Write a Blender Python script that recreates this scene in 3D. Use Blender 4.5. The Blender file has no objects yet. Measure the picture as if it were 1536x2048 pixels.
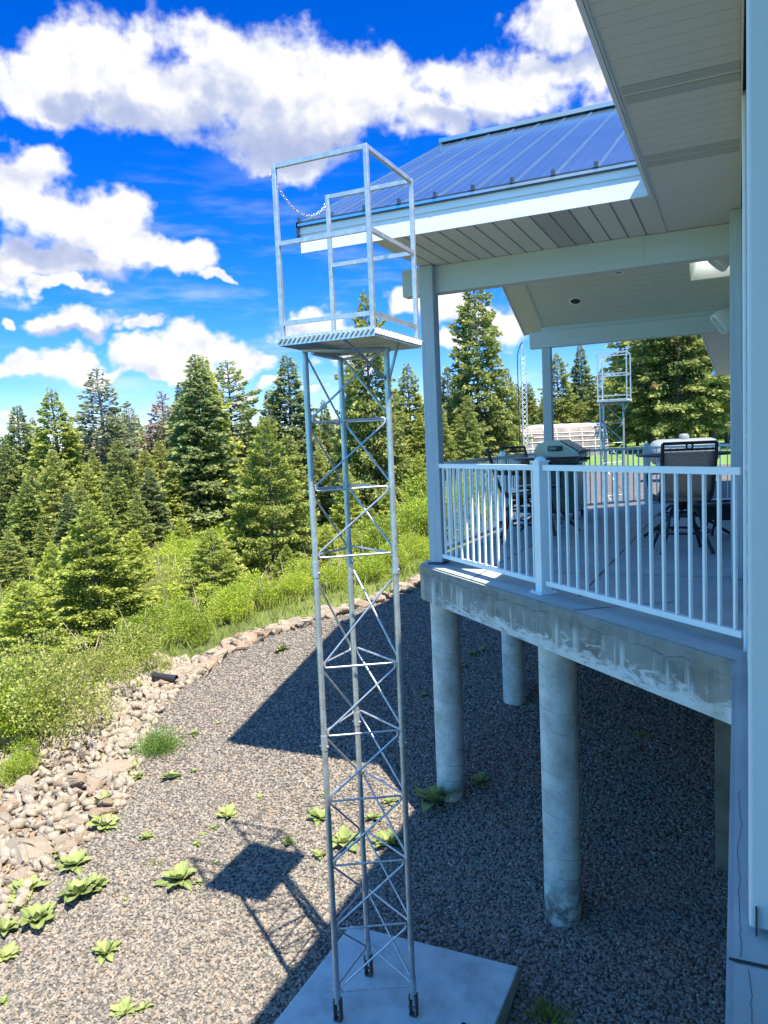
import bpy, bmesh, math, random
import numpy as np
from mathutils import Vector, Matrix

random.seed(7)
rng = np.random.default_rng(11)
scene = bpy.context.scene
COL = scene.collection
R = math.radians

# ------------------------------------------------------------------ camera frame
# world: X = across the house eave (to the right), Y = along the house wall, Z = up, deck floor at z = 0
F_PX, CX, CY, EYE = 1540.0, 768.0, 1024.0, 1.15
def _n(v):
    v = np.array(v, float)
    return v / np.linalg.norm(v)
VB = _n([1474 - CX, 863 - CY, F_PX])
VD = _n([772, 18000, F_PX]); VD = _n(VD - VB * (VD @ VB))
VA = np.cross(VD, VB)
if VA[0] < 0: VA = -VA
def ray(px, py):
    v = np.array([px - CX, py - CY, F_PX])
    return np.array([v @ VA, v @ VB, -(v @ VD)])
def on_z(px, py, z):
    r = ray(px, py); t = (z - EYE) / r[2]
    return np.array([r[0] * t, r[1] * t, z])
cam_data = bpy.data.cameras.new('camera')
cam = bpy.data.objects.new('camera', cam_data); COL.objects.link(cam)
M = Matrix.Identity(4)
for i, c in enumerate(((VA[0], VB[0], -VD[0]), (-VA[1], -VB[1], VD[1]), (-VA[2], -VB[2], VD[2]))):
    for j in range(3): M[j][i] = c[j]
M.translation = Vector((0, 0, EYE))
cam.matrix_world = M
cam_data.sensor_fit = 'VERTICAL'; cam_data.sensor_height = 36.0
cam_data.lens = F_PX / 2048 * 36.0
cam_data.clip_start = 0.02; cam_data.clip_end = 3000
scene.camera = cam

# ------------------------------------------------------------------ node helpers
class NT:
    def __init__(s, tree): s.t = tree; s.n = tree.nodes; s.l = tree.links
    def node(s, kind, **kw):
        nd = s.n.new(kind)
        for k, v in kw.items(): setattr(nd, k, v)
        return nd
    def put(s, sock, v):
        if v is None: return
        if isinstance(v, bpy.types.NodeSocket): s.l.new(v, sock)
        elif hasattr(sock, 'default_value'):
            try: sock.default_value = v
            except Exception:
                sock.default_value = (v, v, v) if not hasattr(v, '__len__') else tuple(v) + (1,)
    def math(s, op, a, b=None, c=None, clamp=False):
        nd = s.node('ShaderNodeMath', operation=op); nd.use_clamp = clamp
        for k, v in enumerate((a, b, c)): s.put(nd.inputs[k], v)
        return nd.outputs[0]
    def vmath(s, op, a, b=None):
        nd = s.node('ShaderNodeVectorMath', operation=op)
        s.put(nd.inputs[0], a); s.put(nd.inputs[1], b)
        return nd.outputs[0]
    def noise(s, vec, scale, detail=4, rough=0.55, dist=0.0):
        nd = s.node('ShaderNodeTexNoise')
        s.put(nd.inputs['Vector'], vec)
        nd.inputs['Scale'].default_value = scale; nd.inputs['Detail'].default_value = detail
        nd.inputs['Roughness'].default_value = rough; nd.inputs['Distortion'].default_value = dist
        return nd.outputs[0]
    def ramp(s, fac, stops):
        nd = s.node('ShaderNodeValToRGB'); s.put(nd.inputs[0], fac)
        e = nd.color_ramp.elements
        while len(e) < len(stops): e.new(0.5)
        for el, (p, c) in zip(e, stops):
            el.position = p; el.color = (*c, 1) if len(c) == 3 else c
        return nd.outputs[0]
    def mix(s, fac, a, b, blend='MIX'):
        nd = s.node('ShaderNodeMix', data_type='RGBA', blend_type=blend)
        s.put(nd.inputs[0], fac)
        for k, v in ((6, a), (7, b)):
            if isinstance(v, (tuple, list)) and len(v) == 3: v = (*v, 1)
            s.put(nd.inputs[k], v)
        return nd.outputs[2]
    def smooth(s, v, lo, hi):
        nd = s.node('ShaderNodeMapRange', interpolation_type='SMOOTHSTEP')
        s.put(nd.inputs[0], v)
        nd.inputs[1].default_value = lo; nd.inputs[2].default_value = hi
        nd.inputs[3].default_value = 0; nd.inputs[4].default_value = 1
        return nd.outputs[0]
    def mapping(s, vec, scale=(1, 1, 1), rot=(0, 0, 0)):
        nd = s.node('ShaderNodeMapping'); s.put(nd.inputs[0], vec)
        nd.inputs['Scale'].default_value = scale; nd.inputs['Rotation'].default_value = rot
        return nd.outputs[0]
    def bump(s, h, strength, dist=0.01):
        nd = s.node('ShaderNodeBump'); s.put(nd.inputs['Height'], h)
        nd.inputs['Strength'].default_value = strength; nd.inputs['Distance'].default_value = dist
        return nd.outputs[0]

def new_mat(name):
    m = bpy.data.materials.new(name); m.use_nodes = True
    t = NT(m.node_tree)
    b = m.node_tree.nodes['Principled BSDF']
    co = t.node('ShaderNodeTexCoord').outputs['Object']
    return m, t, b, co

def paint(name, rgb, rough=0.5, metal=0.0, vary=0.12, scale=6.0, bump=0.0, bscale=120.0, stretch=(1, 1, 1), spec=0.5, dirt=None, dirt_amt=0.0):
    m, t, b, co = new_mat(name)
    v = t.mapping(co, stretch)
    n1 = t.noise(v, scale, 6, 0.6)
    lo = tuple(c * (1 - vary) for c in rgb); hi = tuple(min(1, c * (1 + vary)) for c in rgb)
    c = t.ramp(n1, [(0.3, lo), (0.7, hi)])
    if dirt is not None:
        n2 = t.noise(v, scale * 2.3, 8, 0.7)
        c = t.mix(t.math('MULTIPLY', t.smooth(n2, 0.52, 0.75), dirt_amt), c, dirt)
    t.put(b.inputs['Base Color'], c)
    b.inputs['Roughness'].default_value = rough; b.inputs['Metallic'].default_value = metal
    b.inputs['Specular IOR Level'].default_value = spec
    rr = t.math('ADD', t.math('MULTIPLY', t.noise(v, scale * 4, 4), 0.25), rough - 0.12)
    t.put(b.inputs['Roughness'], rr)
    if bump > 0: t.put(b.inputs['Normal'], t.bump(t.noise(v, bscale, 4), bump, 0.004))
    return m

# ------------------------------------------------------------------ mesh helpers
OFF = {}
class MB:
    def __init__(s): s.v = []; s.f = []; s.sm = []
    def add(s, vs, fs, smooth=False):
        o = len(s.v); s.v += [tuple(p) for p in vs]
        s.f += [tuple(i + o for i in f) for f in fs]; s.sm += [smooth] * len(fs)
        return s
    def box(s, x0, x1, y0, y1, z0, z1):
        return s.add([(x0, y0, z0), (x1, y0, z0), (x1, y1, z0), (x0, y1, z0), (x0, y0, z1), (x1, y0, z1), (x1, y1, z1), (x0, y1, z1)],
                     [(3, 2, 1, 0), (4, 5, 6, 7), (0, 1, 5, 4), (1, 2, 6, 5), (2, 3, 7, 6), (3, 0, 4, 7)])
    def bbox(s, x0, x1, y0, y1, z0, z1, bv=0.004, seg=1):
        bm = bmesh.new(); bmesh.ops.create_cube(bm, size=1)
        for p in bm.verts:
            p.co = ((p.co.x + .5) * (x1 - x0) + x0, (p.co.y + .5) * (y1 - y0) + y0, (p.co.z + .5) * (z1 - z0) + z0)
        bmesh.ops.bevel(bm, geom=bm.edges[:], offset=bv, segments=seg, affect='EDGES', profile=0.5)
        return s.bm(bm)
    def bm(s, bm, smooth=False):
        bm.verts.index_update()
        s.add([tuple(v.co) for v in bm.verts], [tuple(v.index for v in f.verts) for f in bm.faces], smooth)
        bm.free(); return s
    def beam(s, a, b, w, h, up=(0, 0, 1), bv=0):
        a = Vector(a); b = Vector(b); d = (b - a).normalized()
        x = d.cross(Vector(up)).normalized(); y = x.cross(d).normalized()
        vs = []
        for p in (a, b):
            for sx, sy in ((-1, -1), (1, -1), (1, 1), (-1, 1)): vs.append(p + x * sx * w / 2 + y * sy * h / 2)
        return s.add(vs, [(0, 1, 2, 3), (7, 6, 5, 4), (0, 4, 5, 1), (1, 5, 6, 2), (2, 6, 7, 3), (3, 7, 4, 0)])
    def tube(s, pts, r, n=8, closed=False, caps=True):
        pts = [Vector(p) for p in pts]; k = len(pts)
        rs = r if hasattr(r, '__len__') else [r] * k
        vs = []; ref = None
        for i, p in enumerate(pts):
            a = pts[(i - 1) % k] if (closed or i > 0) else p
            b = pts[(i + 1) % k] if (closed or i < k - 1) else p
            d = (b - a).normalized()
            if ref is None:
                ref = d.cross(Vector((0, 0, 1)) if abs(d.z) < .9 else Vector((1, 0, 0))).normalized()
            ref = (ref - d * ref.dot(d)).normalized(); q = d.cross(ref)
            for j in range(n):
                t = 2 * math.pi * j / n
                vs.append(p + (ref * math.cos(t) + q * math.sin(t)) * rs[i])
        fs = []
        for i in range(k if closed else k - 1):
            for j in range(n):
                a0 = i * n + j; a1 = i * n + (j + 1) % n; b0 = ((i + 1) % k) * n + j; b1 = ((i + 1) % k) * n + (j + 1) % n
                fs.append((a0, a1, b1, b0))
        s.add(vs, fs, True)
        if caps and not closed:
            s.add(vs[:n], [tuple(range(n - 1, -1, -1))]); s.add(vs[-n:], [tuple(range(n))])
        return s
    def lathe(s, prof, n=24, c=(0, 0)):
        vs = []; fs = []
        for r, z in prof:
            for j in range(n):
                t = 2 * math.pi * j / n; vs.append((c[0] + r * math.cos(t), c[1] + r * math.sin(t), z))
        for i in range(len(prof) - 1):
            for j in range(n): fs.append((i * n + j, i * n + (j + 1) % n, (i + 1) * n + (j + 1) % n, (i + 1) * n + j))
        return s.add(vs, fs, True)
    def prism(s, poly, z0, z1):
        n = len(poly)
        return s.add([(x, y, z0) for x, y in poly] + [(x, y, z1) for x, y in poly],
                     [tuple(range(n - 1, -1, -1)), tuple(range(n, 2 * n))] + [(i, (i + 1) % n, n + (i + 1) % n, n + i) for i in range(n)])
    def build(s, name, mat, parent=None, loc=None):
        off = Vector(OFF.get(parent.name, (0, 0, 0))) if parent is not None else Vector(loc or (0, 0, 0))
        me = bpy.data.meshes.new(name)
        me.from_pydata([tuple(Vector(p) - off) for p in s.v], [], s.f)
        me.polygons.foreach_set('use_smooth', s.sm)
        me.materials.append(mat); me.update()
        o = bpy.data.objects.new(name, me); COL.objects.link(o)
        if parent is not None: o.parent = parent; OFF[o.name] = tuple(off)
        else: o.location = off; OFF[o.name] = tuple(off)
        return o

def raw_mesh(name, V, Q, mat, tip=None):
    """quads from numpy arrays"""
    me = bpy.data.meshes.new(name)
    V = np.ascontiguousarray(V, np.float32); Q = np.ascontiguousarray(Q, np.int32)
    me.vertices.add(len(V)); me.vertices.foreach_set('co', V.ravel())
    k = Q.shape[1]
    me.loops.add(Q.size); me.loops.foreach_set('vertex_index', Q.ravel())
    me.polygons.add(len(Q)); me.polygons.foreach_set('loop_start', np.arange(0, Q.size, k, dtype=np.int32))
    me.polygons.foreach_set('loop_total', np.full(len(Q), k, np.int32))
    if tip is not None:
        at = me.attributes.new('tip', 'FLOAT', 'POINT'); at.data.foreach_set('value', np.ascontiguousarray(tip, np.float32))
    me.update(calc_edges=True); me.materials.append(mat)
    return me

def tag(o, label=None, cat=None, group=None, kind=None):
    if label: o['label'] = label
    if cat: o['category'] = cat
    if group: o['group'] = group
    if kind: o['kind'] = kind
    return o
def thing(name, label, cat, loc=(0, 0, 0), group=None):
    o = bpy.data.objects.new(name, None); COL.objects.link(o)
    o.location = loc; OFF[o.name] = tuple(loc); o.empty_display_size = 0.2
    return tag(o, label, cat, group)
def copy_tree(o, loc=None, rz=None, label=None, parent=None):
    c = o.copy(); COL.objects.link(c)
    if parent is not None: c.parent = parent
    if loc is not None: c.location = loc
    if rz is not None: c.rotation_euler = (0, 0, rz)
    if label: c['label'] = label
    for ch in list(o.children): copy_tree(ch, parent=c)
    return c
def fillet(pts, r, n=5):
    pts = [Vector(p) for p in pts]; out = [pts[0]]
    for i in range(1, len(pts) - 1):
        a, b, c = pts[i - 1], pts[i], pts[i + 1]
        u = (a - b); v = (c - b); rr = min(r, u.length * .45, v.length * .45)
        p = b + u.normalized() * rr; q = b + v.normalized() * rr
        for k in range(n + 1):
            t = k / n; out.append(p * (1 - t) ** 2 + b * 2 * t * (1 - t) + q * t * t)
    out.append(pts[-1]); return out

# ------------------------------------------------------------------ terrain
INNER = np.array([(-6, -5.4), (2, -5.6), (4.28, -5.75), (4.93, -5.87), (5.25, -5.83), (5.67, -5.88), (6.35, -6.24), (6.93, -6.65), (7.63, -7.03), (8.49, -7.38),
                  (9.13, -7.37), (10.03, -7.34), (10.75, -7.1), (11.36, -6.73), (12.15, -6.36), (13.05, -5.76), (13.83, -5.5), (16, -5.3), (22, -6.5), (30, -9), (45, -14), (90, -14)])
OUTER = np.array([(-6, -6.6), (2, -6.9), (4.28, -7.05), (5.47, -7.25), (6.19, -7.45), (6.83, -7.55), (7.76, -7.76), (8.51, -7.75), (9.07, -7.62), (10.43, -7.55), (11.07, -7.25),
                  (11.7, -6.85), (12.3, -6.5), (13.2, -5.95), (14.4, -5.7), (16, -5.5), (22, -6.7), (30, -9.2), (45, -14.3), (90, -14.3)])
def x_in(y): return np.interp(y, INNER[:, 0], INNER[:, 1])
def x_out(y): return np.interp(y, OUTER[:, 0], OUTER[:, 1])
def sst(t):
    t = np.clip(t, 0, 1); return t * t * (3 - 2 * t)
def z_plane(y):
    return np.interp(y, [-60, -2, 2, 20, 24, 32, 48, 70, 400], [-3.6, -3.3, -2.98, -.83, -.5, -.15, .35, .5, -1])
def terrain(x, y):
    x = np.asarray(x, float); y = np.asarray(y, float)
    s = x_out(y) - x
    zr = z_plane(y)
    zl = np.minimum(zr, -1.05) - 1.7 * sst(s / 6) - .03 * np.clip(s - 6, 0, 60)
    zl = np.maximum(zl, -4.6 + 0 * zl)
    z = np.where(s > 0, zr + (zl - zr) * sst(s / 4.5), zr)
    z = z + np.where(s > 1, .18 * np.sin(x * .7 + y * .3) * np.cos(y * .55 - x * .21) * np.clip((s - 1) / 4, 0, 1), 0)
    return z
def at_ground(px, py):
    r = ray(px, py); t = 0.002
    while t < .2:
        p = r * t
        if EYE + p[2] < terrain(p[0], p[1]): break
        t *= 1.004
    return float(p[0]), float(p[1]), float(terrain(p[0], p[1]))
def at_dist(px, d):
    r = ray(px, 900); h = r[:2] / np.linalg.norm(r[:2])
    x, y = h * d
    return float(x), float(y), float(terrain(x, y))
def z_at(px, py, d):
    r = ray(px, py); return float(EYE + r[2] / np.linalg.norm(r[:2]) * d)
# ------------------------------------------------------------------ sky, clouds, sun
SUN = Vector((-.425, .30, -1)).normalized()          # direction the light travels
sd = -SUN
elev = math.asin(sd.z); azim = math.atan2(sd.x, sd.y)
SKY_K, EXPOSE, SUN_K = .15, 1.6, 4.3
CLOUD_GAIN = 1 / (SKY_K * 2 ** EXPOSE)
w = bpy.data.worlds.new('World'); scene.world = w; w.use_nodes = True
w.cycles.sampling_method = 'MANUAL'; w.cycles.sample_map_resolution = 512
t = NT(w.node_tree)
bg = w.node_tree.nodes['Background']
sky = t.node('ShaderNodeTexSky', sky_type='NISHITA')
sky.sun_disc = False; sky.sun_elevation = elev; sky.sun_rotation = azim
sky.altitude = 1200; sky.air_density = 1.0; sky.dust_density = 0.2; sky.ozone_density = 3.5
hs = t.node('ShaderNodeHueSaturation'); t.put(hs.inputs['Color'], sky.outputs[0])
hs.inputs['Saturation'].default_value = 1.42; hs.inputs['Value'].default_value = 1.0; hs.inputs['Hue'].default_value = 0.492
skyc = None
dirv = t.node('ShaderNodeTexCoord').outputs['Generated']
sep = t.node('ShaderNodeSeparateXYZ'); t.put(sep.inputs[0], dirv)
dx, dy, dz = sep.outputs
DEG = 180 / math.pi
az = t.math('MULTIPLY', t.math('ARCTAN2', dx, dy), DEG)
el = t.math('MULTIPLY', t.math('ARCSINE', dz), DEG)
cmb = t.node('ShaderNodeCombineXYZ'); t.put(cmb.inputs[0], az); t.put(cmb.inputs[1], t.math('MULTIPLY', el, 1.15)); p2 = cmb.outputs[0]
def fbm(vec, scale, detail, rough=.55):
    nd = t.node('ShaderNodeTexNoise', noise_dimensions='2D'); t.put(nd.inputs['Vector'], vec)
    nd.inputs['Scale'].default_value = scale; nd.inputs['Detail'].default_value = detail; nd.inputs['Roughness'].default_value = rough
    return nd.outputs[0]
wa = t.math('MULTIPLY', t.math('SUBTRACT', fbm(p2, .16, 4), .5), 7.0)
wb = t.math('MULTIPLY', t.math('SUBTRACT', fbm(t.vmath('ADD', p2, (31.0, 17.0, 4.0)), .16, 4), .5), 5.5)
u = t.math('ADD', az, wa); v = t.math('ADD', el, wb)
cuv = t.node('ShaderNodeCombineXYZ'); t.put(cuv.inputs[0], u); t.put(cuv.inputs[1], v); uv = cuv.outputs[0]
# deep mountain blue overhead, paler towards the horizon
tint = t.ramp(t.math('DIVIDE', el, 60.0, clamp=True), [(0.0, (.46, .42, .54)), (.12, (.26, .33, .54)), (.25, (.10, .28, .56)), (.45, (.02, .26, .57)), (1, (.01, .235, .57))])
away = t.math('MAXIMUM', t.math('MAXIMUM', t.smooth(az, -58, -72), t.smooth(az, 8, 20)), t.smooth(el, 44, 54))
tint = t.mix(away, tint, (.17, .85, 1.15))                      # out-of-view sky made a brighter blue, as added fill for the shade
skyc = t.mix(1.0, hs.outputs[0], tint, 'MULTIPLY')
def puff_dist(px, py, ax, ay):
    a0, e0 = azel(px, py); a1, _ = azel(px + ax, py); _, e1 = azel(px, py - ay)
    sa, se = 1 / abs(a1 - a0), 1 / abs(e1 - e0)
    nd = t.node('ShaderNodeVectorMath', operation='MULTIPLY_ADD'); t.put(nd.inputs[0], uv)
    nd.inputs[1].default_value = (sa, se, 0); nd.inputs[2].default_value = (-a0 * sa, -e0 * se, 0)
    ln = t.node('ShaderNodeVectorMath', operation='LENGTH'); t.put(ln.inputs[0], nd.outputs[0])
    return ln.outputs['Value']
def azel(px, py):
    r = _n(ray(px, py)); return math.degrees(math.atan2(r[0], r[1])), math.degrees(math.asin(r[2]))
# clouds over the valley: centre and half-axes of each puff
PUFFS = [(60, 170, 190, 75), (180, 130, 130, 110), (330, 190, 170, 100), (480, 170, 170, 130), (640, 190, 150, 130), (740, 180, 110, 110), (560, 290, 140, 80), (270, 215, 120, 55),
         (930, 150, 95, 75), (860, 255, 80, 75), (1010, 215, 100, 65), (1130, 40, 120, 60), (1190, 130, 95, 90), (1075, 150, 70, 50), (1300, 120, 150, 120), (1450, 250, 150, 150),
         (30, 390, 120, 85), (70, 350, 95, 60), (205, 440, 105, 65), (330, 500, 85, 40), (110, 525, 150, 40), (140, 450, 120, 70), (250, 490, 110, 48), (360, 520, 75, 30), (440, 543, 50, 16), (20, 540, 110, 38), (150, 570, 70, 16),
         (160, 645, 110, 32), (285, 660, 40, 18), (0, 640, 35, 16),
         (40, 735, 110, 32), (150, 715, 60, 30), (200, 745, 60, 16), (290, 720, 75, 40), (400, 705, 90, 45), (490, 720, 60, 34), (350, 745, 150, 22),
         (590, 655, 70, 32), (650, 672, 70, 20), (650, 790, 30, 12), (820, 600, 60, 28), (905, 610, 60, 40), (885, 680, 40, 26), (960, 640, 60, 40), (1020, 630, 50, 50), (700, 720, 60, 22),
         (320, 820, 25, 12), (20, 850, 70, 14), (520, 775, 45, 12)]
far_ = None
for pf in PUFFS:
    d = puff_dist(*pf); far_ = d if far_ is None else t.math('SMOOTH_MIN', far_, d, 0.25)
best = t.math('SUBTRACT', 1.0, far_)
n1 = fbm(p2, .40, 8, .56)
n2 = fbm(t.vmath('ADD', p2, (0.7, 1.3, 0)), .42, 3, .5)
n3 = fbm(p2, .42, 3, .5)                                         # n2 is the same field a step towards the sun
den = t.math('ADD', best, t.math('MULTIPLY', t.math('SUBTRACT', n1, .5), 1.1))
mask = t.smooth(den, -.14, .42)
# out-of-view sky: bright scattered cloud added to lift the light in shade
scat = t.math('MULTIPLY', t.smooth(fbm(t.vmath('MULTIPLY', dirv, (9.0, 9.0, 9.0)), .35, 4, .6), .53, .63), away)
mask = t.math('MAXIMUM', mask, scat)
# loose thin veil low over the horizon
veil = t.math('MULTIPLY', t.smooth(fbm(t.mapping(p2, (.35, 1.6, 1)), .22, 4, .6), .48, .75), .32)
veil = t.math('MULTIPLY', veil, t.smooth(el, 28, 6))
# grey undersides: the thick lower parts
BELLY = [(520, 280, 280, 95), (330, 245, 190, 55), (690, 305, 130, 70), (140, 205, 110, 36), (90, 520, 150, 30), (260, 548, 150, 22), (160, 668, 110, 16), (940, 260, 120, 40), (1120, 110, 90, 50)]
bl = None
for pf in BELLY:
    d = puff_dist(*pf); bl = d if bl is None else t.math('SMOOTH_MIN', bl, d, .3)
bel = t.smooth(bl, 1.25, .30)
relief = t.math('MULTIPLY', t.math('SUBTRACT', n3, n2), .85)
fine = t.math('MULTIPLY', t.math('SUBTRACT', n1, .5), .55)
lit = t.math('ADD', t.math('SUBTRACT', .90, t.math('MULTIPLY', bel, .62)), t.math('ADD', relief, fine), clamp=True)
K = CLOUD_GAIN
cloudc = t.ramp(lit, [(0.0, tuple(K * c for c in (.46, .54, .80))), (.4, tuple(K * c for c in (.60, .67, .88))), (.72, tuple(K * c for c in (.90, .92, 1.0))), (1.0, tuple(K * c for c in (1.12, 1.12, 1.12)))])
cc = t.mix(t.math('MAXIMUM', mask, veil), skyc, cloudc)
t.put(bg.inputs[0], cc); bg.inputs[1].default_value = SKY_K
sun = bpy.data.lights.new('sun', 'SUN'); sun.energy = SUN_K; sun.angle = R(.53); sun.color = (1, .93, .80)
so = bpy.data.objects.new('sun', sun); COL.objects.link(so); so.location = (6, -4, 14)
so.rotation_euler = SUN.to_track_quat('-Z', 'Y').to_euler()
scene.view_settings.view_transform = 'Standard'; scene.view_settings.look = 'None'
scene.view_settings.exposure = EXPOSE; scene.view_settings.gamma = 1.0
try:
    scene.cycles.max_bounces = 5; scene.cycles.diffuse_bounces = 3; scene.cycles.glossy_bounces = 3; scene.cycles.transmission_bounces = 4; scene.cycles.transparent_max_bounces = 8; scene.cycles.use_denoising = True
    scene.cycles.sample_clamp_indirect = 8
except Exception: pass

# ------------------------------------------------------------------ materials
m_white = paint('white_rail_paint', (.72, .74, .76), .38, vary=.04)
m_trim = paint('pale_trim_paint', (.55, .57, .60), .5, vary=.05, bump=.05, stretch=(1, 1, .1))
m_post = paint('grey_post_paint', (.40, .43, .46), .6, vary=.10, stretch=(8, 8, .6), scale=5, bump=.25, bscale=30)
m_beam = paint('grey_beam_paint', (.50, .51, .50), .6, vary=.05, stretch=(.4, 4, 4), bump=.06, bscale=40)
m_soffit = paint('soffit_panel', (.55, .54, .49), .55, vary=.03, scale=2)
m_fascia = paint('fascia_paint', (.62, .64, .66), .45, vary=.05, stretch=(.5, 3, 3))
m_dark = paint('dark_trim_metal', (.03, .04, .07), .4, vary=.2)
m_gap = paint('dark_gap', (.03, .03, .03), .9)
m_galv = paint('galvanised_steel', (.46, .48, .50), .42, metal=.75, vary=.22, scale=14, dirt=(.33, .31, .26), dirt_amt=.35)
m_galv2 = paint('galvanised_rod', (.47, .49, .52), .40, metal=.7, vary=.2, scale=25)
m_alu = paint('aluminium_plate', (.55, .56, .57), .38, metal=.7, vary=.15, scale=9)
m_rust = paint('rusty_bracket', (.11, .10, .095), .7, vary=.4, scale=30, dirt=(.22, .08, .03), dirt_amt=.8)
m_black = paint('black_powder_coat', (.018, .016, .02), .45, vary=.3)
m_sling = paint('brown_sling_fabric', (.40, .235, .175), .85, vary=.25, scale=60, stretch=(1, 1, 1), bump=.3, bscale=500)
m_tabletop = paint('dark_table_top', (.05, .045, .045), .3, vary=.3)
m_pvc = paint('black_pipe_plastic', (.02, .02, .022), .5)
m_tank = paint('grey_tank_paint', (.20, .22, .23), .45, vary=.06)
m_grillsteel = paint('grill_steel', (.52, .47, .36), .4, metal=.15, vary=.1)
m_grilldark = paint('grill_enamel', (.10, .13, .13), .25, vary=.2)
m_speaker = paint('speaker_plastic', (.74, .75, .74), .5)
m_bark = paint('bark', (.10, .075, .055), .9, vary=.45, scale=8, stretch=(6, 6, .8), bump=.6, bscale=30)
m_barkpale = paint('pale_bark', (.24, .20, .17), .9, vary=.4, scale=8, stretch=(6, 6, .8))

# metal roof
m_roof, t, b, co = new_mat('standing_seam_roof')
t.put(b.inputs['Base Color'], t.ramp(t.noise(co, 1.5, 5), [(.3, (.27, .42, .52)), (.7, (.34, .50, .60))]))
b.inputs['Metallic'].default_value = .85; b.inputs['Roughness'].default_value = .16
t.put(b.inputs['Normal'], t.bump(t.noise(t.mapping(co, (1.2, .5, .5)), 1.2, 2), .12, .02))
m_seam = paint('roof_seam_metal', (.13, .19, .27), .35, metal=.6, vary=.1)

def concrete(name, rgb, form=False):
    m, t, b, co = new_mat(name)
    n1 = t.noise(co, 3.2, 9, .65); n2 = t.noise(co, 26, 6, .7)
    c = t.ramp(n1, [(.28, tuple(x * .58 for x in rgb)), (.5, rgb), (.74, tuple(min(1, x * 1.30) for x in rgb))])
    c = t.mix(t.math('MULTIPLY', t.smooth(n2, .55, .8), .35), c, tuple(x * .6 for x in rgb))
    sp = t.node('ShaderNodeSeparateXYZ'); t.put(sp.inputs[0], co)
    if form:
        # lime bloom creeping up from the lower edge, heavier towards the house; hairline crack along the top
        z = sp.outputs[2]; x = sp.outputs[0]
        low = t.smooth(z, -.13, -.36)
        rightw = t.smooth(x, -1.6, -.1)
        wv = t.noise(t.mapping(co, (1.4, 1.4, 4.5), (0, .5, 0)), 4.0, 10, .72, 1.2)
        vs = t.noise(t.mapping(co, (9, 9, .6)), 1.6, 8, .6)
        amt = t.math('ADD', t.math('MULTIPLY', wv, 1.0), t.math('ADD', t.math('MULTIPLY', low, .27), t.math('MULTIPLY', rightw, .17)))
        bloom = t.math('MULTIPLY', t.smooth(amt, .74, .92), t.smooth(z, -.09, -.17))
        edge = t.math('MULTIPLY', t.smooth(z, -.275, -.325), t.math('MULTIPLY', t.smooth(t.noise(co, 9, 8, .7), .46, .60), t.smooth(t.noise(co, 1.7, 3), .40, .55)))
        drip = t.math('MULTIPLY', t.smooth(vs, .535, .64), t.math('MULTIPLY', t.smooth(z, -.06, -.2), .75))
        white = t.math('MAXIMUM', t.math('MAXIMUM', bloom, edge), drip)
        blot = t.math('MULTIPLY', t.smooth(t.noise(t.mapping(co, (2.2, 2.2, 3.0)), 1.5, 7, .65), .50, .66), .7)
        c = t.mix(blot, c, (.105, .105, .095))
        c = t.mix(t.math('MULTIPLY', white, .85), c, (.60, .61, .58))
        c = t.mix(t.math('MULTIPLY', t.smooth(t.noise(t.mapping(co, (3, 3, .5)), 1.3, 6), .5, .7), .45), c, (.30, .25, .17))
        nz = t.math('MULTIPLY', t.math('SUBTRACT', t.noise(co, 5, 9, .7), .5), .16)
        ck = t.math('ABSOLUTE', t.math('SUBTRACT', t.math('ADD', z, nz), -.085))
        c = t.mix(t.math('MULTIPLY', t.math('MULTIPLY', t.smooth(ck, .0045, .0015), t.smooth(t.noise(co, 2.1, 4), .40, .55)), t.smooth(z, -.003, -.012)), c, (.09, .085, .075))
    if form:                                      # upward faces mixed to a paler tone than the formed sides
        gn = t.node('ShaderNodeNewGeometry').outputs['Normal']; gs = t.node('ShaderNodeSeparateXYZ'); t.put(gs.inputs[0], gn)
        fl = t.ramp(t.noise(co, 1.6, 8, .65), [(.3, (.29, .34, .33)), (.7, (.43, .50, .48))])
        c = t.mix(t.smooth(gs.outputs[2], .5, .9), c, fl)
    t.put(b.inputs['Base Color'], c); b.inputs['Roughness'].default_value = .85
    h = t.math('ADD', t.math('MULTIPLY', t.noise(co, 60, 6, .7), .6), n1)
    t.put(b.inputs['Normal'], t.bump(h, .35, .006))
    return m
m_conc = concrete('deck_concrete', (.205, .21, .192), True)
m_pad = concrete('pad_concrete', (.43, .50, .47))
m_found = concrete('foundation_concrete', (.20, .16, .12))
# cast column: spiral rings left by the cardboard form
m_col, t, b, co = new_mat('cast_column_concrete')
sp = t.node('ShaderNodeSeparateXYZ'); t.put(sp.inputs[0], co)
ang = t.math('DIVIDE', t.math('ARCTAN2', sp.outputs[1], sp.outputs[0]), 2 * math.pi)
zz = t.math('ADD', t.math('MULTIPLY', sp.outputs[2], 6.2), ang)
zz = t.math('ADD', zz, t.math('MULTIPLY', t.noise(co, 5, 3), .12))
fr = t.math('ABSOLUTE', t.math('SUBTRACT', t.math('FRACT', zz), .5))
line = t.math('MULTIPLY', t.smooth(fr, .035, .012), t.smooth(t.noise(co, 3.1, 3), .38, .62))
n1 = t.noise(co, 4, 9, .65)
c = t.ramp(n1, [(.28, (.30, .31, .28)), (.5, (.50, .50, .46)), (.74, (.68, .68, .63))])
c = t.mix(t.math('MULTIPLY', t.smooth(t.noise(co, 40, 5, .7), .54, .72), .65), c, (.22, .22, .21))
c = t.mix(t.math('MULTIPLY', line, .7), c, (.16, .155, .15))
c = t.mix(t.math('MULTIPLY', t.smooth(sp.outputs[2], -1.72, -2.12), t.smooth(t.noise(co, 7, 6, .7), .38, .58)), c, (.15, .125, .10))
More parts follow.
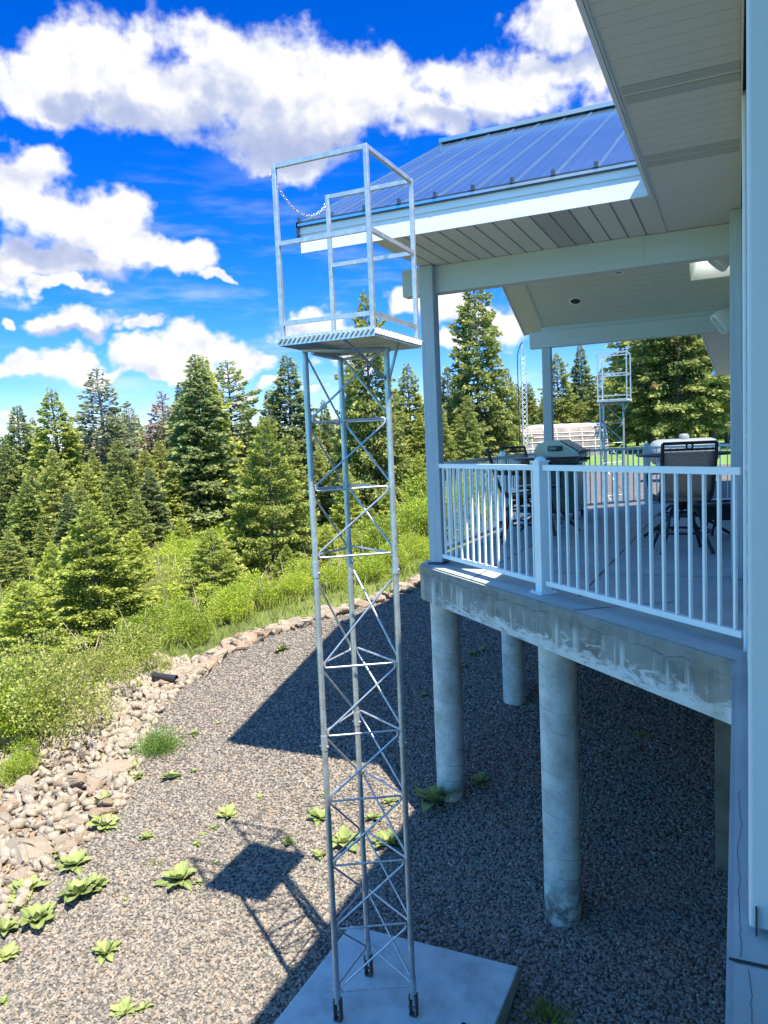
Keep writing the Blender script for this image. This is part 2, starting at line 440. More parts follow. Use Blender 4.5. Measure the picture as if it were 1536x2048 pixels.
c = t.mix(t.math('MULTIPLY', t.smooth(t.noise(t.mapping(co, (7, 7, .8)), 1.0, 6, .6), .54, .70), .55), c, (.27, .26, .22))
t.put(b.inputs['Base Color'], c); b.inputs['Roughness'].default_value = .85
hh = t.math('SUBTRACT', t.math('MULTIPLY', t.noise(co, 45, 6, .7), .5), t.math('MULTIPLY', line, .8))
t.put(b.inputs['Normal'], t.bump(hh, .4, .008))

# gravel stones: each stone its own shade
m_stone, t, b, co = new_mat('crushed_gravel')
rnd = t.node('ShaderNodeObjectInfo').outputs['Random']
wn = t.node('ShaderNodeTexWhiteNoise', noise_dimensions='1D'); t.put(wn.inputs['W'], t.math('MULTIPLY', rnd, 917.0))
c = t.ramp(wn.outputs[0], [(0, (.05, .046, .039)), (.18, (.115, .103, .086)), (.5, (.20, .177, .142)), (.78, (.275, .238, .183)), (.9, (.28, .19, .12)), (.965, (.24, .22, .185)), (1, (.40, .37, .31))])
c = t.mix(t.math('MULTIPLY', t.noise(co, 2.5, 4), .3), c, (.17, .152, .122))
t.put(b.inputs['Base Color'], c); b.inputs['Roughness'].default_value = .9
def gravel_ground(name, k=.42):
    m, t, b, co = new_mat(name)
    vo = t.node('ShaderNodeTexVoronoi'); t.put(vo.inputs['Vector'], co); vo.inputs['Scale'].default_value = 34
    sp2 = t.node('ShaderNodeSeparateColor'); t.put(sp2.inputs[0], vo.outputs['Color'])
    c = t.ramp(sp2.outputs[0], [(0, (.12 * k, .11 * k, .10 * k)), (.4, (.26 * k, .225 * k, .20 * k)), (.75, (.37 * k, .31 * k, .265 * k)), (1, (.46 * k, .42 * k, .38 * k))])
    c = t.mix(t.math('MULTIPLY', t.smooth(vo.outputs['Distance'], .3, .75), .6), c, (.08, .07, .065))
    c = t.mix(t.math('MULTIPLY', t.smooth(t.noise(co, .9, 5), .5, .75), .25), c, (.30, .26, .22))
    t.put(b.inputs['Base Color'], c); b.inputs['Roughness'].default_value = .95
    t.put(b.inputs['Normal'], t.bump(t.math('SUBTRACT', 1.0, vo.outputs['Distance']), .7, .02))
    return m
m_gravel = gravel_ground('gravel_bed')
m_rock, t, b, co = new_mat('tan_fieldstone')
rnd = t.node('ShaderNodeObjectInfo').outputs['Random']
c0 = t.ramp(rnd, [(0, (.33, .28, .22)), (.35, (.38, .32, .24)), (.7, (.36, .25, .16)), (1, (.30, .19, .11))])
n1 = t.noise(co, 6, 8, .7)
c = t.mix(t.smooth(n1, .35, .7), c0, (.38, .315, .235))
c = t.mix(t.math('MULTIPLY', t.smooth(t.noise(co, 11, 6, .7), .55, .7), .5), c, (.24, .17, .11))
t.put(b.inputs['Base Color'], c); b.inputs['Roughness'].default_value = .9
t.put(b.inputs['Normal'], t.bump(t.noise(co, 16, 10, .75), .8, .05))
# soil, grass and needles of the slope
m_soil, t, b, co = new_mat('meadow_soil')
n1 = t.noise(co, .35, 6, .6); n2 = t.noise(co, 5, 8, .7)
c = t.ramp(n1, [(.3, (.08, .11, .022)), (.5, (.14, .17, .035)), (.7, (.19, .19, .06))])
c = t.mix(t.smooth(n2, .5, .75), c, (.05, .06, .02))
t.put(b.inputs['Base Color'], c); b.inputs['Roughness'].default_value = 1
t.put(b.inputs['Normal'], t.bump(n2, .8, .1))
m_lawn, t, b, co = new_mat('mown_lawn')
c = t.ramp(t.noise(co, 1.2, 8, .7), [(.3, (.09, .16, .025)), (.7, (.15, .23, .045))])
t.put(b.inputs['Base Color'], c); b.inputs['Roughness'].default_value = 1

def foliage(name, lo, mid, hi, tipc, sat=1.0, trans=.3, brown=False):
    m, t, b, co = new_mat(name)
    rnd = t.node('ShaderNodeObjectInfo').outputs['Random']
    tipa = t.node('ShaderNodeAttribute', attribute_name='tip').outputs['Fac']
    n = t.noise(co, 1.1, 4, .6)
    c = t.ramp(t.math('ADD', t.math('MULTIPLY', n, .7), t.math('MULTIPLY', t.math('SUBTRACT', rnd, .5), .5)), [(.15, lo), (.38, mid), (.62, hi)])
    c = t.mix(tipa, c, tipc)
    if brown: c = t.mix(t.smooth(t.noise(t.vmath('ADD', co, t.vmath('MULTIPLY', t.node('ShaderNodeObjectInfo').outputs['Location'], (.37, .31, .2))), 5.5, 2), .68, .74), c, (.30, .155, .085))
    t.put(b.inputs['Base Color'], c); b.inputs['Roughness'].default_value = .65
    b.inputs['Specular IOR Level'].default_value = .3
    tr = t.node('ShaderNodeBsdfTranslucent'); t.put(tr.inputs[0], c)
    ms = t.node('ShaderNodeMixShader'); ms.inputs[0].default_value = trans
    t.l.new(b.outputs[0], ms.inputs[1]); t.l.new(tr.outputs[0], ms.inputs[2])
    t.l.new(ms.outputs[0], m.node_tree.nodes['Material Output'].inputs[0])
    return m
m_fir = foliage('fir_needles', (.14, .18, .05), (.25, .29, .07), (.36, .38, .09), (.56, .55, .15), trans=.42, brown=True)
m_firblue = foliage('dark_fir_needles', (.10, .145, .06), (.18, .23, .085), (.28, .32, .11), (.45, .48, .17), trans=.42)
m_firyoung = foliage('young_fir_needles', (.24, .29, .05), (.37, .42, .065), (.48, .51, .09), (.66, .67, .16), trans=.42)
m_firdry = foliage('reddish_fir_needles', (.24, .18, .13), (.44, .29, .22), (.55, .38, .31), (.60, .46, .38), trans=.4)
m_firmid = foliage('fresh_fir_needles', (.18, .23, .05), (.29, .34, .065), (.40, .43, .09), (.60, .60, .15), trans=.42)
m_firpale = foliage('grey_fir_needles', (.18, .20, .11), (.28, .30, .15), (.36, .37, .20), (.46, .48, .25), trans=.42, brown=True)
m_shrub = foliage('shrub_leaves', (.17, .24, .02), (.29, .38, .035), (.41, .48, .05), (.56, .61, .09), trans=.42)
m_shrubdry = foliage('twiggy_shrub_leaves', (.22, .25, .045), (.33, .35, .07), (.43, .43, .13), (.54, .54, .19), trans=.4)
m_mullein = foliage('mullein_leaf', (.085, .13, .045), (.15, .20, .06), (.23, .28, .08), (.36, .41, .14), trans=.3)
m_feather = foliage('feathery_leaf', (.06, .13, .025), (.10, .19, .035), (.15, .26, .05), (.24, .36, .08), trans=.4)
m_grass = foliage('meadow_grass', (.15, .21, .03), (.23, .30, .04), (.33, .38, .07), (.42, .45, .11), trans=.5)
# ------------------------------------------------------------------ ground sheets
def grid_sheet(name, xs_fn, ys, nx, zfn, mat, tri=False):
    V = []; Q = []
    for y in ys:
        x0, x1 = xs_fn(y)
        for i in range(nx + 1):
            x = x0 + (x1 - x0) * i / nx; V.append((x, y, zfn(x, y)))
    for j in range(len(ys) - 1):
        for i in range(nx):
            a = j * (nx + 1) + i; Q.append((a, a + 1, a + nx + 2, a + nx + 1))
    me = raw_mesh(name, np.array(V), np.array(Q), mat)
    me.polygons.foreach_set('use_smooth', [True] * len(me.polygons))
    o = bpy.data.objects.new(name, me); COL.objects.link(o); return tag(o, kind='structure')
def spaced(a, b, n, p):   # denser near a
    return a + (b - a) * np.linspace(0, 1, n) ** p
xs_g = np.concatenate([-spaced(3, 900, 110, 3.2)[::-1], np.linspace(-2.9, 14, 40), spaced(14.5, 900, 25, 3)])
ys_g = np.concatenate([np.linspace(-60, -2, 12), np.linspace(-1.8, 30, 100), spaced(30.5, 1400, 70, 3)])
X, Y = np.meshgrid(xs_g, ys_g)
Z = terrain(X, Y) - .035
V = np.stack([X, Y, Z], -1).reshape(-1, 3)
nx = len(xs_g); jj, ii = np.meshgrid(np.arange(len(ys_g) - 1), np.arange(nx - 1), indexing='ij')
a = (jj * nx + ii).ravel()
me = raw_mesh('ground', V, np.stack([a, a + 1, a + nx + 1, a + nx], -1), m_soil)
me.polygons.foreach_set('use_smooth', [True] * len(me.polygons))
ground = tag(bpy.data.objects.new('ground', me), kind='structure'); COL.objects.link(ground)
gravel_bed = grid_sheet('gravel_bed', lambda y: (float(x_in(y)) - .12, 6.0), np.concatenate([np.linspace(-5, 2, 8), np.linspace(2.3, 33, 110)]), 60, lambda x, y: float(z_plane(y)), m_gravel)
lawn = grid_sheet('lawn', lambda y: (float(x_in(y)) + .3, 14.0), np.linspace(33, 75, 30), 24, lambda x, y: float(z_plane(y)) + .006, m_lawn)

# ------------------------------------------------------------------ concrete deck
SL = lambda x: 6.81 - .9597 * (x + 2.754)          # front (diagonal) edge of the slab
deck = thing('concrete_deck', 'grey concrete deck slab on round columns beside the house', 'deck', (-1.4, 8.5, 0))
poly = [(-.025, -4), (-.025, SL(-.025)), (-2.754, 6.81), (-2.82, 6.9), (-2.82, 12.15), (-1.45, 13.52), (.6, 13.52), (.6, 2.0), (6, 2.0), (6, -4)]
bm = bmesh.new()
vs = [bm.verts.new((x, y, 0)) for x, y in poly]
f = bm.faces.new(vs); bm.normal_update()
if f.normal.z < 0: f.normal_flip()
ex = bmesh.ops.extrude_face_region(bm, geom=[f])
for vtx in ex['geom']:
    if isinstance(vtx, bmesh.types.BMVert): vtx.co.z = -.342
bmesh.ops.recalc_face_normals(bm, faces=bm.faces[:])
bmesh.ops.bevel(bm, geom=[e for e in bm.edges if abs(e.verts[0].co.z) < 1e-4 and abs(e.verts[1].co.z) < 1e-4], offset=.014, segments=2, affect='EDGES')
slab = MB().bm(bm).build('slab', m_conc, deck)
jm = MB()     # control joints scored in the top
def strip(mb, a, b, wd, z):
    a = Vector((*a, z)); b = Vector((*b, z)); n = (b - a).cross(Vector((0, 0, 1))).normalized() * wd / 2
    mb.add([a - n, b - n, b + n, a + n], [(0, 1, 2, 3)])
for (p, q) in ([(-2.05, SL(-2.05) + .02), (-2.05, 12.8)], [(-1.0, SL(-1.0) + .02), (-.35, 5.6)], [(-2.8, 8.3), (0, 8.3)], [(-1.9, 6.6), (0, 6.6)], [(-.02, 1.745), (2, 1.745)], [(-2.8, 10.6), (0, 10.6)], [(-1.05, 5.6), (-1.05, 12.9)]):
    jm = MB(); strip(jm, p, q, .011, .003); jm.build('control_joint', m_gap, deck)
for seed_, xa, ya, yb_ in ((3, .004, 1.76, 2.62), (5, .018, 1.30, 1.72)):          # hairline cracks in the ledge
    gk = random.Random(seed_); xk = xa; yk = ya; ck = MB()
    while yk < yb_:
        y2 = yk + gk.uniform(.015, .05); x2 = xk + gk.uniform(-.004, .004)
        strip(ck, (xk, yk), (x2, y2), .0013, .0035); xk, yk = x2, y2
    ck.build('crack', m_gap, deck)
for cxx, cyy, top in ((-2.627, 7.035, -.34), (-1.238, 5.70, -.34), (-2.56, 9.25, -.34)):
    zb = float(terrain(cxx, cyy)) - .25
    col = MB().lathe([(.142, zb - top), (.142, 0)], 40, (0, 0))
    o = bpy.data.objects.new('column', None)
    me = bpy.data.meshes.new('column'); me.from_pydata(col.v, [], col.f); me.polygons.foreach_set('use_smooth', col.sm); me.materials.append(m_col)
    o = bpy.data.objects.new('column', me); COL.objects.link(o); o.parent = deck
    o.location = Vector((cxx, cyy, top)) - Vector(OFF[deck.name])
MB().box(-.175, .3, 6.6, 6.95, -2.9, -.345).build('foundation_pier', m_found, deck)
MB().box(.10, .5, -4, 13, -3.6, -.345).build('foundation_wall', m_found, deck)

# ------------------------------------------------------------------ house
house = thing('house', 'pale grey sided house with wide vented eaves, porch roof and metal roofing', 'house', (.3, 5, 0))
H = house
XE, ZS = -.53, 2.815                     # eave edge of the house, soffit height
def planks_x(mb, x0, x1, y0, y1, z, wd, gap=.007, th=.012):      # boards lying along X, laid side by side in Y
    y = y0
    while y < y1 - .01:
        mb.box(x0, x1, y, min(y + wd, y1) - gap, z, z + th); y += wd
wm = MB()
y = 1.99
for k in range(18):                                                # lap siding, each board leaning out over the one below
    z0 = .03 + k * .155; z1 = z0 + .165
    wm.add([(.042, 1.99, z0), (.042, 25, z0), (.062, 25, z1), (.062, 1.99, z1), (.30, 1.99, z0), (.30, 25, z0), (.30, 25, z1), (.30, 1.99, z1)],
           [(0, 1, 2, 3), (0, 4, 5, 1), (3, 2, 6, 7), (4, 7, 6, 5), (0, 3, 7, 4), (1, 5, 6, 2)])
wm.build('wall', m_trim, H)
MB().box(.10, 6, 1.95, 2.2, .0, ZS).build('end_wall', m_trim, H)  # runs on unseen past the corner board to block the sun
MB().box(1.8, 6, -4, 1.9, .0, ZS).build('sun_block_wall', m_trim, H)  # unseen wall added to block sun from the house side
MB().bbox(.0215, .55, 1.86, 1.975, .012, ZS - .004, .008, 3).build('corner_board', m_trim, H)
MB().bbox(.0345, .0385, 1.835, 1.858, -.02 + .03, .07, .001).build('weep_slot', m_gap, H)
MB().bbox(.0275, .046, 4.335, 4.38, .004, ZS - .004, .004).build('edge_trim', m_white, H)
MB().bbox(-.046, .041, 6.52, 6.70, .002, ZS - .002, .006).build('pilaster', m_post, H)
MB().bbox(-.702, .04, 6.935, 7.07, 2.565, 2.812, .004).box(-2.90, -.702, 6.935, 7.07, 2.565, 2.812).build('header_beam', m_beam, H)
MB().bbox(-2.700, -2.566, 6.86, 7.0, .02, ZS - .003, .006).build('post', m_post, H)
MB().bbox(-2.715, -2.55, 6.845, 7.015, .0, .018, .002).build('post_base', m_dark, H)
MB().bbox(-2.93, .04, 12.03, 12.17, 2.565, 2.812, .004).build('header_beam', m_beam, H)
MB().bbox(-2.75, .04, 12.05, 12.15, 2.814, 2.93, .003).build('header_trim', m_beam, H)
MB().bbox(-2.745, -2.61, 12.03, 12.16, .02, 2.563, .006).build('post', m_post, H)
# house soffit: boards across the eave, with two strips of vent holes
sm = MB(); planks_x(sm, XE + .012, .028, -4, 7.0, ZS, .1015, .003); sm.build('soffit', m_soffit, H)
sm = MB(); planks_x(sm, XE + .012, .028, 13.45, 25, ZS, .16, .012); sm.build('soffit', m_soffit, H)
MB().box(XE + .005, .3, -4, 7.0, ZS + .014, ZS + .02).build('soffit_backing', m_gap, H); MB().box(XE + .005, .3, 13.45, 25, ZS + .014, ZS + .02).build('soffit_backing', m_gap, H)
m_vent, t, b, co = new_mat('perforated_vent')
sc_ = t.mapping(co, (105, 105, 1)); fx = t.node('ShaderNodeSeparateXYZ'); t.put(fx.inputs[0], sc_)
row = t.math('FLOOR', fx.outputs[1])
hx = t.math('SUBTRACT', t.math('FRACT', t.math('ADD', t.math('MULTIPLY', fx.outputs[0], .62), t.math('MULTIPLY', row, .5))), .5)
hy = t.math('SUBTRACT', t.math('FRACT', fx.outputs[1]), .5)
rr = t.math('SQRT', t.math('ADD', t.math('MULTIPLY', hx, hx), t.math('MULTIPLY', hy, hy)))
t.put(b.inputs['Base Color'], t.mix(t.smooth(rr, .33, .22), (.50, .49, .45), (.03, .03, .03))); b.inputs['Roughness'].default_value = .6
yv1 = on_z(1255, 190, ZS)[1]; yv2 = on_z(1300, 322, ZS)[1]
for yv in (yv1, yv2):
    for dy_ in (-.062, .062):
        MB().box(XE + .03, .020, yv + dy_ - .045, yv + dy_ + .045, ZS - .004, ZS - .001).build('soffit_vent', m_vent, H)
MB().bbox(XE + .001, XE + .013, -4, 6.0, ZS - .008, ZS + .004, .002).build('soffit_edge_trim', m_soffit, H)
MB().box(XE - .022, XE, -4, 5.815, ZS - .012, ZS + .235).build('fascia', m_fascia, H); MB().box(XE - .022, XE, 13.45, 25, ZS - .012, ZS + .235).build('fascia', m_fascia, H)
MB().bbox(.0235, .031, 1.98, 6.5, ZS - .03, ZS - .005, .002).build('soffit_wall_trim', m_soffit, H)
# porch soffit: boards running out to the eave
YE = 5.83
pm = MB(); x = -2.70; k = 0; gm = MB(); vm = MB()
while x < XE - .03:
    w_ = .145
    if k in (9, 10): vm.box(x, min(x + w_ - .016, XE - .035), YE + .02, 7.0, ZS, ZS + .012)
    else: pm.box(x, min(x + w_ - .016, XE - .035), YE + .02, 7.0, ZS, ZS + .012)
    gm.box(x + w_ - .016, x + w_, YE + .02, 7.0, ZS + .008, ZS + .018)
    x += w_; k += 1
pm.build('porch_soffit', m_soffit, H); gm.build('porch_soffit_groove', paint('groove_grey', (.34, .34, .32), .7), H); vm.build('porch_soffit_vent', m_vent, H)  # grooves in a darker grey than the boards
MB().bbox(XE - .034, XE - .002, YE + .02, 7.0, ZS - .005, ZS + .003, .001).bbox(XE - .001, XE + .0115, 6.0, 7.0, ZS - .007, ZS + .003, .001).build('mitre_trim', m_soffit, H)
# porch fascia and drip edge
ftop = 3.035
fm = MB().box(-3.345, XE - .03, YE - .002, YE + .02, ZS - .003, ftop - .075)
fm.box(-3.35, XE - .03, YE - .010, YE - .0025, ZS - .006, ZS + .058).box(-3.35, XE - .03, YE - .006, YE - .0025, ZS + .061, ZS + .115)
fm.build('porch_fascia', m_fascia, H)
MB().box(-3.36, XE - .03, YE - .012, YE + .02, ftop - .074, ftop - .008).build('porch_fascia_board', m_fascia, H)
def zf(y): return 3.05 + .5 * (y - 5.80)
YR = 9.52; ZR = zf(YR); YB = 13.42; kb = .45
def zb_(y): return ZR - kb * (y - YR)
XL = -3.36
dm = MB().box(XL - .015, -.56, 5.797, 5.815, ftop - .018, 3.062)
for xx in (XL - .015,):
    dm.add([(xx - .001, 5.797, ftop - .08), (xx + .02, 5.797, ftop - .08), (xx + .02, YE + .03, ftop - .17), (xx - .001, YE + .03, ftop - .17), (xx - .001, 5.797, 3.062), (xx + .02, 5.797, 3.062), (xx + .02, YE + .03, 3.085), (xx - .001, YE + .03, 3.085)],
           [(0, 1, 5, 4), (1, 2, 6, 5), (2, 3, 7, 6), (3, 0, 4, 7), (4, 5, 6, 7), (3, 2, 1, 0)])
dm.build('drip_edge', m_dark, H)
# roof sheets (thin solids) with standing seams
def sheet(mb, pts, th=.02):
    n = len(pts)
    lo = [(x, y, z - th) for x, y, z in pts]
    mb.add(pts + lo, [tuple(range(n)), tuple(range(2 * n - 1, n - 1, -1))] + [(i, n + i, n + (i + 1) % n, (i + 1) % n) for i in range(n)])
rm = MB()
sheet(rm, [(XL, 5.793, zf(5.793)), (-.55, 5.793, zf(5.793)), (3.15, YR, ZR), (XL, YR, ZR)])
KX0, KX1, KY0, KY1 = -.50, -.08, 11.66, 12.30            # skylight opening in the rear slope
def rear(x0, x1, y0, y1): sheet(rm, [(x0, y0, zb_(y0) - .002), (x1, y0, zb_(y0) - .002), (x1, y1, zb_(y1) - .002), (x0, y1, zb_(y1) - .002)])
rear(XL, KX0, YR, YB); rear(KX0, KX1, YR, KY0); rear(KX0, KX1, KY1, YB)
sheet(rm, [(KX1, YR, ZR - .002), (3.15, YR, ZR - .002), (KX1, YB, zb_(YB) - .002)])
x = XL + .02; clips = MB()
seam = MB(); ribs = MB()
while x < 3:
    y0 = 5.80 if x < -.56 else 5.80 + (x + .56)
    seam.beam((x, y0, zf(y0) + .0045), (x, YR - .02, zf(YR - .02) + .0045), .011, .010, up=(0, 0, 1))
    if x < -.6: MB().bbox(x - .014, x + .014, 5.783, 5.815, 3.052, 3.098, .003).build('seam_clip', m_dark, H)
    for mx in (.10, .20):
        if x + mx < -.6: ribs.beam((x + mx, y0 + .02, zf(y0 + .02) + .001), (x + mx, YR - .05, zf(YR - .05) + .001), .010, .003)
    x += .305
ribs.build('roof_rib', m_roof, H); seam.build('roof_seam', m_seam, H); pass
rm.build('porch_roof', m_roof, H)
MB().beam((XL - .02, YR, ZR + .02), (3.2, YR, ZR + .02), .16, .05).build('ridge_cap', m_roof, H)
hm = MB()
sheet(hm, [(-.585, -4.2, 3.03), (-.585, 5.76, 3.03), (3.12, 9.47, 4.88), (3.12, -4.2, 4.88)])
sheet(hm, [(-.585, 13.5, 3.03), (-.585, 25.3, 3.03), (3.12, 25.3, 4.88), (3.12, 9.6, 4.88)])
sheet(hm, [(3.12, -4.2, 4.88), (3.12, 25.3, 4.88), (9, 25.3, 1.9), (9, -4.2, 1.9)])
hm.build('main_roof', m_roof, H)
# rake boards and sloped soffits of the porch gable
rk = MB(); rs = MB()
for (ya, yb2, fz) in ((YE, YR, zf), (YR, YB, zb_)):
    za, zb2 = fz(ya), fz(yb2)
    rk.add([(XL + d, yy, zz + dz) for yy, zz in ((ya, za), (yb2, zb2)) for d in (0, .022) for dz in (-.20, -.022)],
           [(0, 1, 3, 2), (4, 6, 7, 5), (0, 4, 5, 1), (2, 3, 7, 6), (1, 5, 7, 3), (0, 2, 6, 4)])
    n_ = 18
    for i in range(n_):                    # boards across the rake overhang
        y0 = ya + (yb2 - ya) * i / n_; y1 = ya + (yb2 - ya) * (i + 1) / n_ - .006
        rs.add([(XL + .023, y0, fz(y0) - .19), (-2.735, y0, fz(y0) - .19), (-2.735, y1, fz(y1) - .19), (XL + .023, y1, fz(y1) - .19),
                (XL + .023, y0, fz(y0) - .175), (-2.735, y0, fz(y0) - .175), (-2.735, y1, fz(y1) - .175), (XL + .023, y1, fz(y1) - .175)],
               [(3, 2, 1, 0), (4, 5, 6, 7), (0, 1, 5, 4), (1, 2, 6, 5), (2, 3, 7, 6), (3, 0, 4, 7)])
rk.build('rake_board', m_fascia, H); rs.build('rake_soffit', m_soffit, H)
# vaulted porch ceiling
def zc(y): return 2.86 + .45 * (12.05 - y) if y > YR else 2.86 + .45 * (y - 6.99)
cm = MB(); SKX0, SKX1 = -.62, .03
def on_ceil(px, py):
    r = ray(px, py); tt = (2.86 + .45 * 12.05 - EYE) / (r[2] + .45 * r[1]); return r * tt
s0 = on_ceil(1377, 520); s1 = on_ceil(1382, 563)
SKX0 = float((s0[0] + s1[0]) / 2); SKY0 = float(s0[1]); SKY1 = float(s1[1])
SKY0 -= .25
def cboard(x0, x1, y0, y1):
    cm.add([(x0, y0, zc(y0)), (x1, y0, zc(y0)), (x1, y1, zc(y1)), (x0, y1, zc(y1)), (x0, y0, zc(y0) + .012), (x1, y0, zc(y0) + .012), (x1, y1, zc(y1) + .012), (x0, y1, zc(y1) + .012)],
           [(3, 2, 1, 0), (4, 5, 6, 7), (0, 1, 5, 4), (1, 2, 6, 5), (2, 3, 7, 6), (3, 0, 4, 7)])
ys_c = sorted(set([round(12.03 - .105 * i, 4) for i in range(24)] + [SKY0, SKY1]))
for ya, yb2 in zip(ys_c[:-1], ys_c[1:]):
    if ya < YR: continue
    mid = (ya + yb2) / 2
    cboard(-2.72, SKX0 if SKY0 < mid < SKY1 else .04, ya, yb2 - .013)
cboard(-2.72, .04, 7.07, YR)
cm.build('ceiling', m_soffit, H)
MB().add([(-2.735, 9.5, zc(9.53) - .004), (-2.70, 9.5, zc(9.53) - .004), (-2.70, 12.03, zc(12.03) - .004), (-2.735, 12.03, zc(12.03) - .004)], [(3, 2, 1, 0)]).build('ceiling_edge_trim', m_beam, H)
# skylight shaft above the ceiling opening
m_shaft = paint('skylight_shaft_paint', (.80, .82, .72), .6, vary=.02)
sk = MB(); zt = .75
b4 = [(SKX0, SKY0, zc(SKY0)), (.04, SKY0, zc(SKY0)), (.04, SKY1, zc(SKY1)), (SKX0, SKY1, zc(SKY1))]
t4 = [(KX0, KY0, zb_(KY0) - .01), (KX1, KY0, zb_(KY0) - .01), (KX1, KY1, zb_(KY1) - .01), (KX0, KY1, zb_(KY1) - .01)]
sk.add(b4 + t4, [(0, 1, 5, 4), (1, 2, 6, 5), (2, 3, 7, 6), (3, 0, 4, 7)])
skl = sk.build('skylight', m_shaft, H)
dome = bpy.data.materials.new('skylight_pane'); dome.use_nodes = True; t = NT(dome.node_tree)
tr_ = t.node('ShaderNodeBsdfTranslucent'); tr_.inputs[0].default_value = (.88, .90, .86, 1); t.l.new(tr_.outputs[0], dome.node_tree.nodes['Material Output'].inputs[0])
MB().add([(KX0 - .03, KY0 - .03, zb_(KY0 - .03) + .02), (KX1 + .03, KY0 - .03, zb_(KY0 - .03) + .02), (KX1 + .03, KY1 + .03, zb_(KY1 + .03) + .02), (KX0 - .03, KY1 + .03, zb_(KY1 + .03) + .02)], [(0, 1, 2, 3)]).build('pane', dome, skl)
for (px, py) in ((1151, 602), (1236, 540)):
    p = on_ceil(px, py); p = Vector((p[0], p[1], p[2] + EYE))
    lt = MB(); nrm = Vector((0, -.45, -1)).normalized(); ux = Vector((1, 0, 0)); uy = nrm.cross(ux)
    def ringp(r, dep): return [p + nrm * dep + (ux * math.cos(a) + uy * math.sin(a)) * r for a in [2 * math.pi * j / 28 for j in range(28)]]
    lv = ringp(.093, .003) + ringp(.070, .008) + ringp(.066, -.012)
    lt.add(lv, [(i, (i + 1) % 28, 28 + (i + 1) % 28, 28 + i) for i in range(28)] + [(28 + i, 28 + (i + 1) % 28, 56 + (i + 1) % 28, 56 + i) for i in range(28)])
    lo_ = lt.build('recessed_light', m_white, H)
    MB().add(ringp(.069, .004), [tuple(range(28))]).build('lamp_well', m_gap, lo_)
# outdoor speakers and the far security lamp
def speaker(c, label, tilt, K=1.0):
    o = thing('speaker', label, 'speaker', c)
    prof = [(.0, -.15), (.10, -.15), (.135, -.11), (.145, 0), (.135, .11), (.10, .15), (0, .15)]
    m = MB()
    n = 20; vs = []
    for xx, sc in ((-.11, .62), (-.10, .70), (.0, .95), (.09, 1.0), (.105, .94)):
        for j in range(n):
            a = 2 * math.pi * j / n
            ex = abs(math.cos(a)) ** .6 * math.copysign(1, math.cos(a)); ez = abs(math.sin(a)) ** .6 * math.copysign(1, math.sin(a))
            vs.append((xx * K, .12 * sc * ex * K, .155 * sc * ez * K))
    fs = [(i * n + j, i * n + (j + 1) % n, (i + 1) * n + (j + 1) % n, (i + 1) * n + j) for i in range(4) for j in range(n)] + [tuple(range(n - 1, -1, -1)), tuple(range(4 * n, 5 * n))]
    Rm = Matrix.Rotation(tilt[1], 4, 'Z') @ Matrix.Rotation(tilt[0], 4, 'Y')
    m.add([Vector(c) + (Rm @ Vector(q)) for q in vs], fs, True)
    m.build('cabinet', m_speaker, o)
    g = MB(); gv = [Vector(c) + (Rm @ Vector((.1065, .10 * math.cos(2 * math.pi * j / n), .13 * math.sin(2 * math.pi * j / n))) * K) for j in range(n)]
    g.add(gv, [tuple(range(n))]); g.build('grille', paint('speaker_grille', (.42, .43, .43), .8, bump=.5, bscale=400), o)
    MB().tube([Vector(c) + Rm @ Vector((-.09, -.14, 0)), Vector(c) + Rm @ Vector((-.16, -.14, 0)), Vector(c) + Rm @ Vector((-.16, .14, 0)), Vector(c) + Rm @ Vector((-.09, .14, 0))], .012).build('bracket', m_speaker, o)
    return o
def on_y(px, py, y):
    r = ray(px, py); return r * (y / r[1]) + np.array([0, 0, EYE])
p = on_y(1450, 640, 11.2); speaker((p[0], p[1], p[2]), 'large round edged grey outdoor speaker angled down at the far end of the porch', (R(35), R(200)))
p = on_y(1442, 518, 7.6); speaker((p[0], p[1], p[2]), 'small grey outdoor speaker tucked under the near beam, in front of the skylight', (R(50), R(200)), .62)
p = on_y(1428, 748, 24.3)
lamp = thing('security_lamp', 'small round white lamp at the far corner of the house eave', 'lamp', tuple(p))
MB().lathe([(0, p[2] - .07), (.05, p[2] - .06), (.075, p[2]), (.06, p[2] + .05), (.03, p[2] + .07)], 16, (p[0], p[1])).build('globe', m_white, lamp)
MB().box(p[0] - .03, p[0] + .1, p[1] - .03, p[1] + .03, p[2] + .05, p[2] + .1).build('bracket', m_white, lamp)

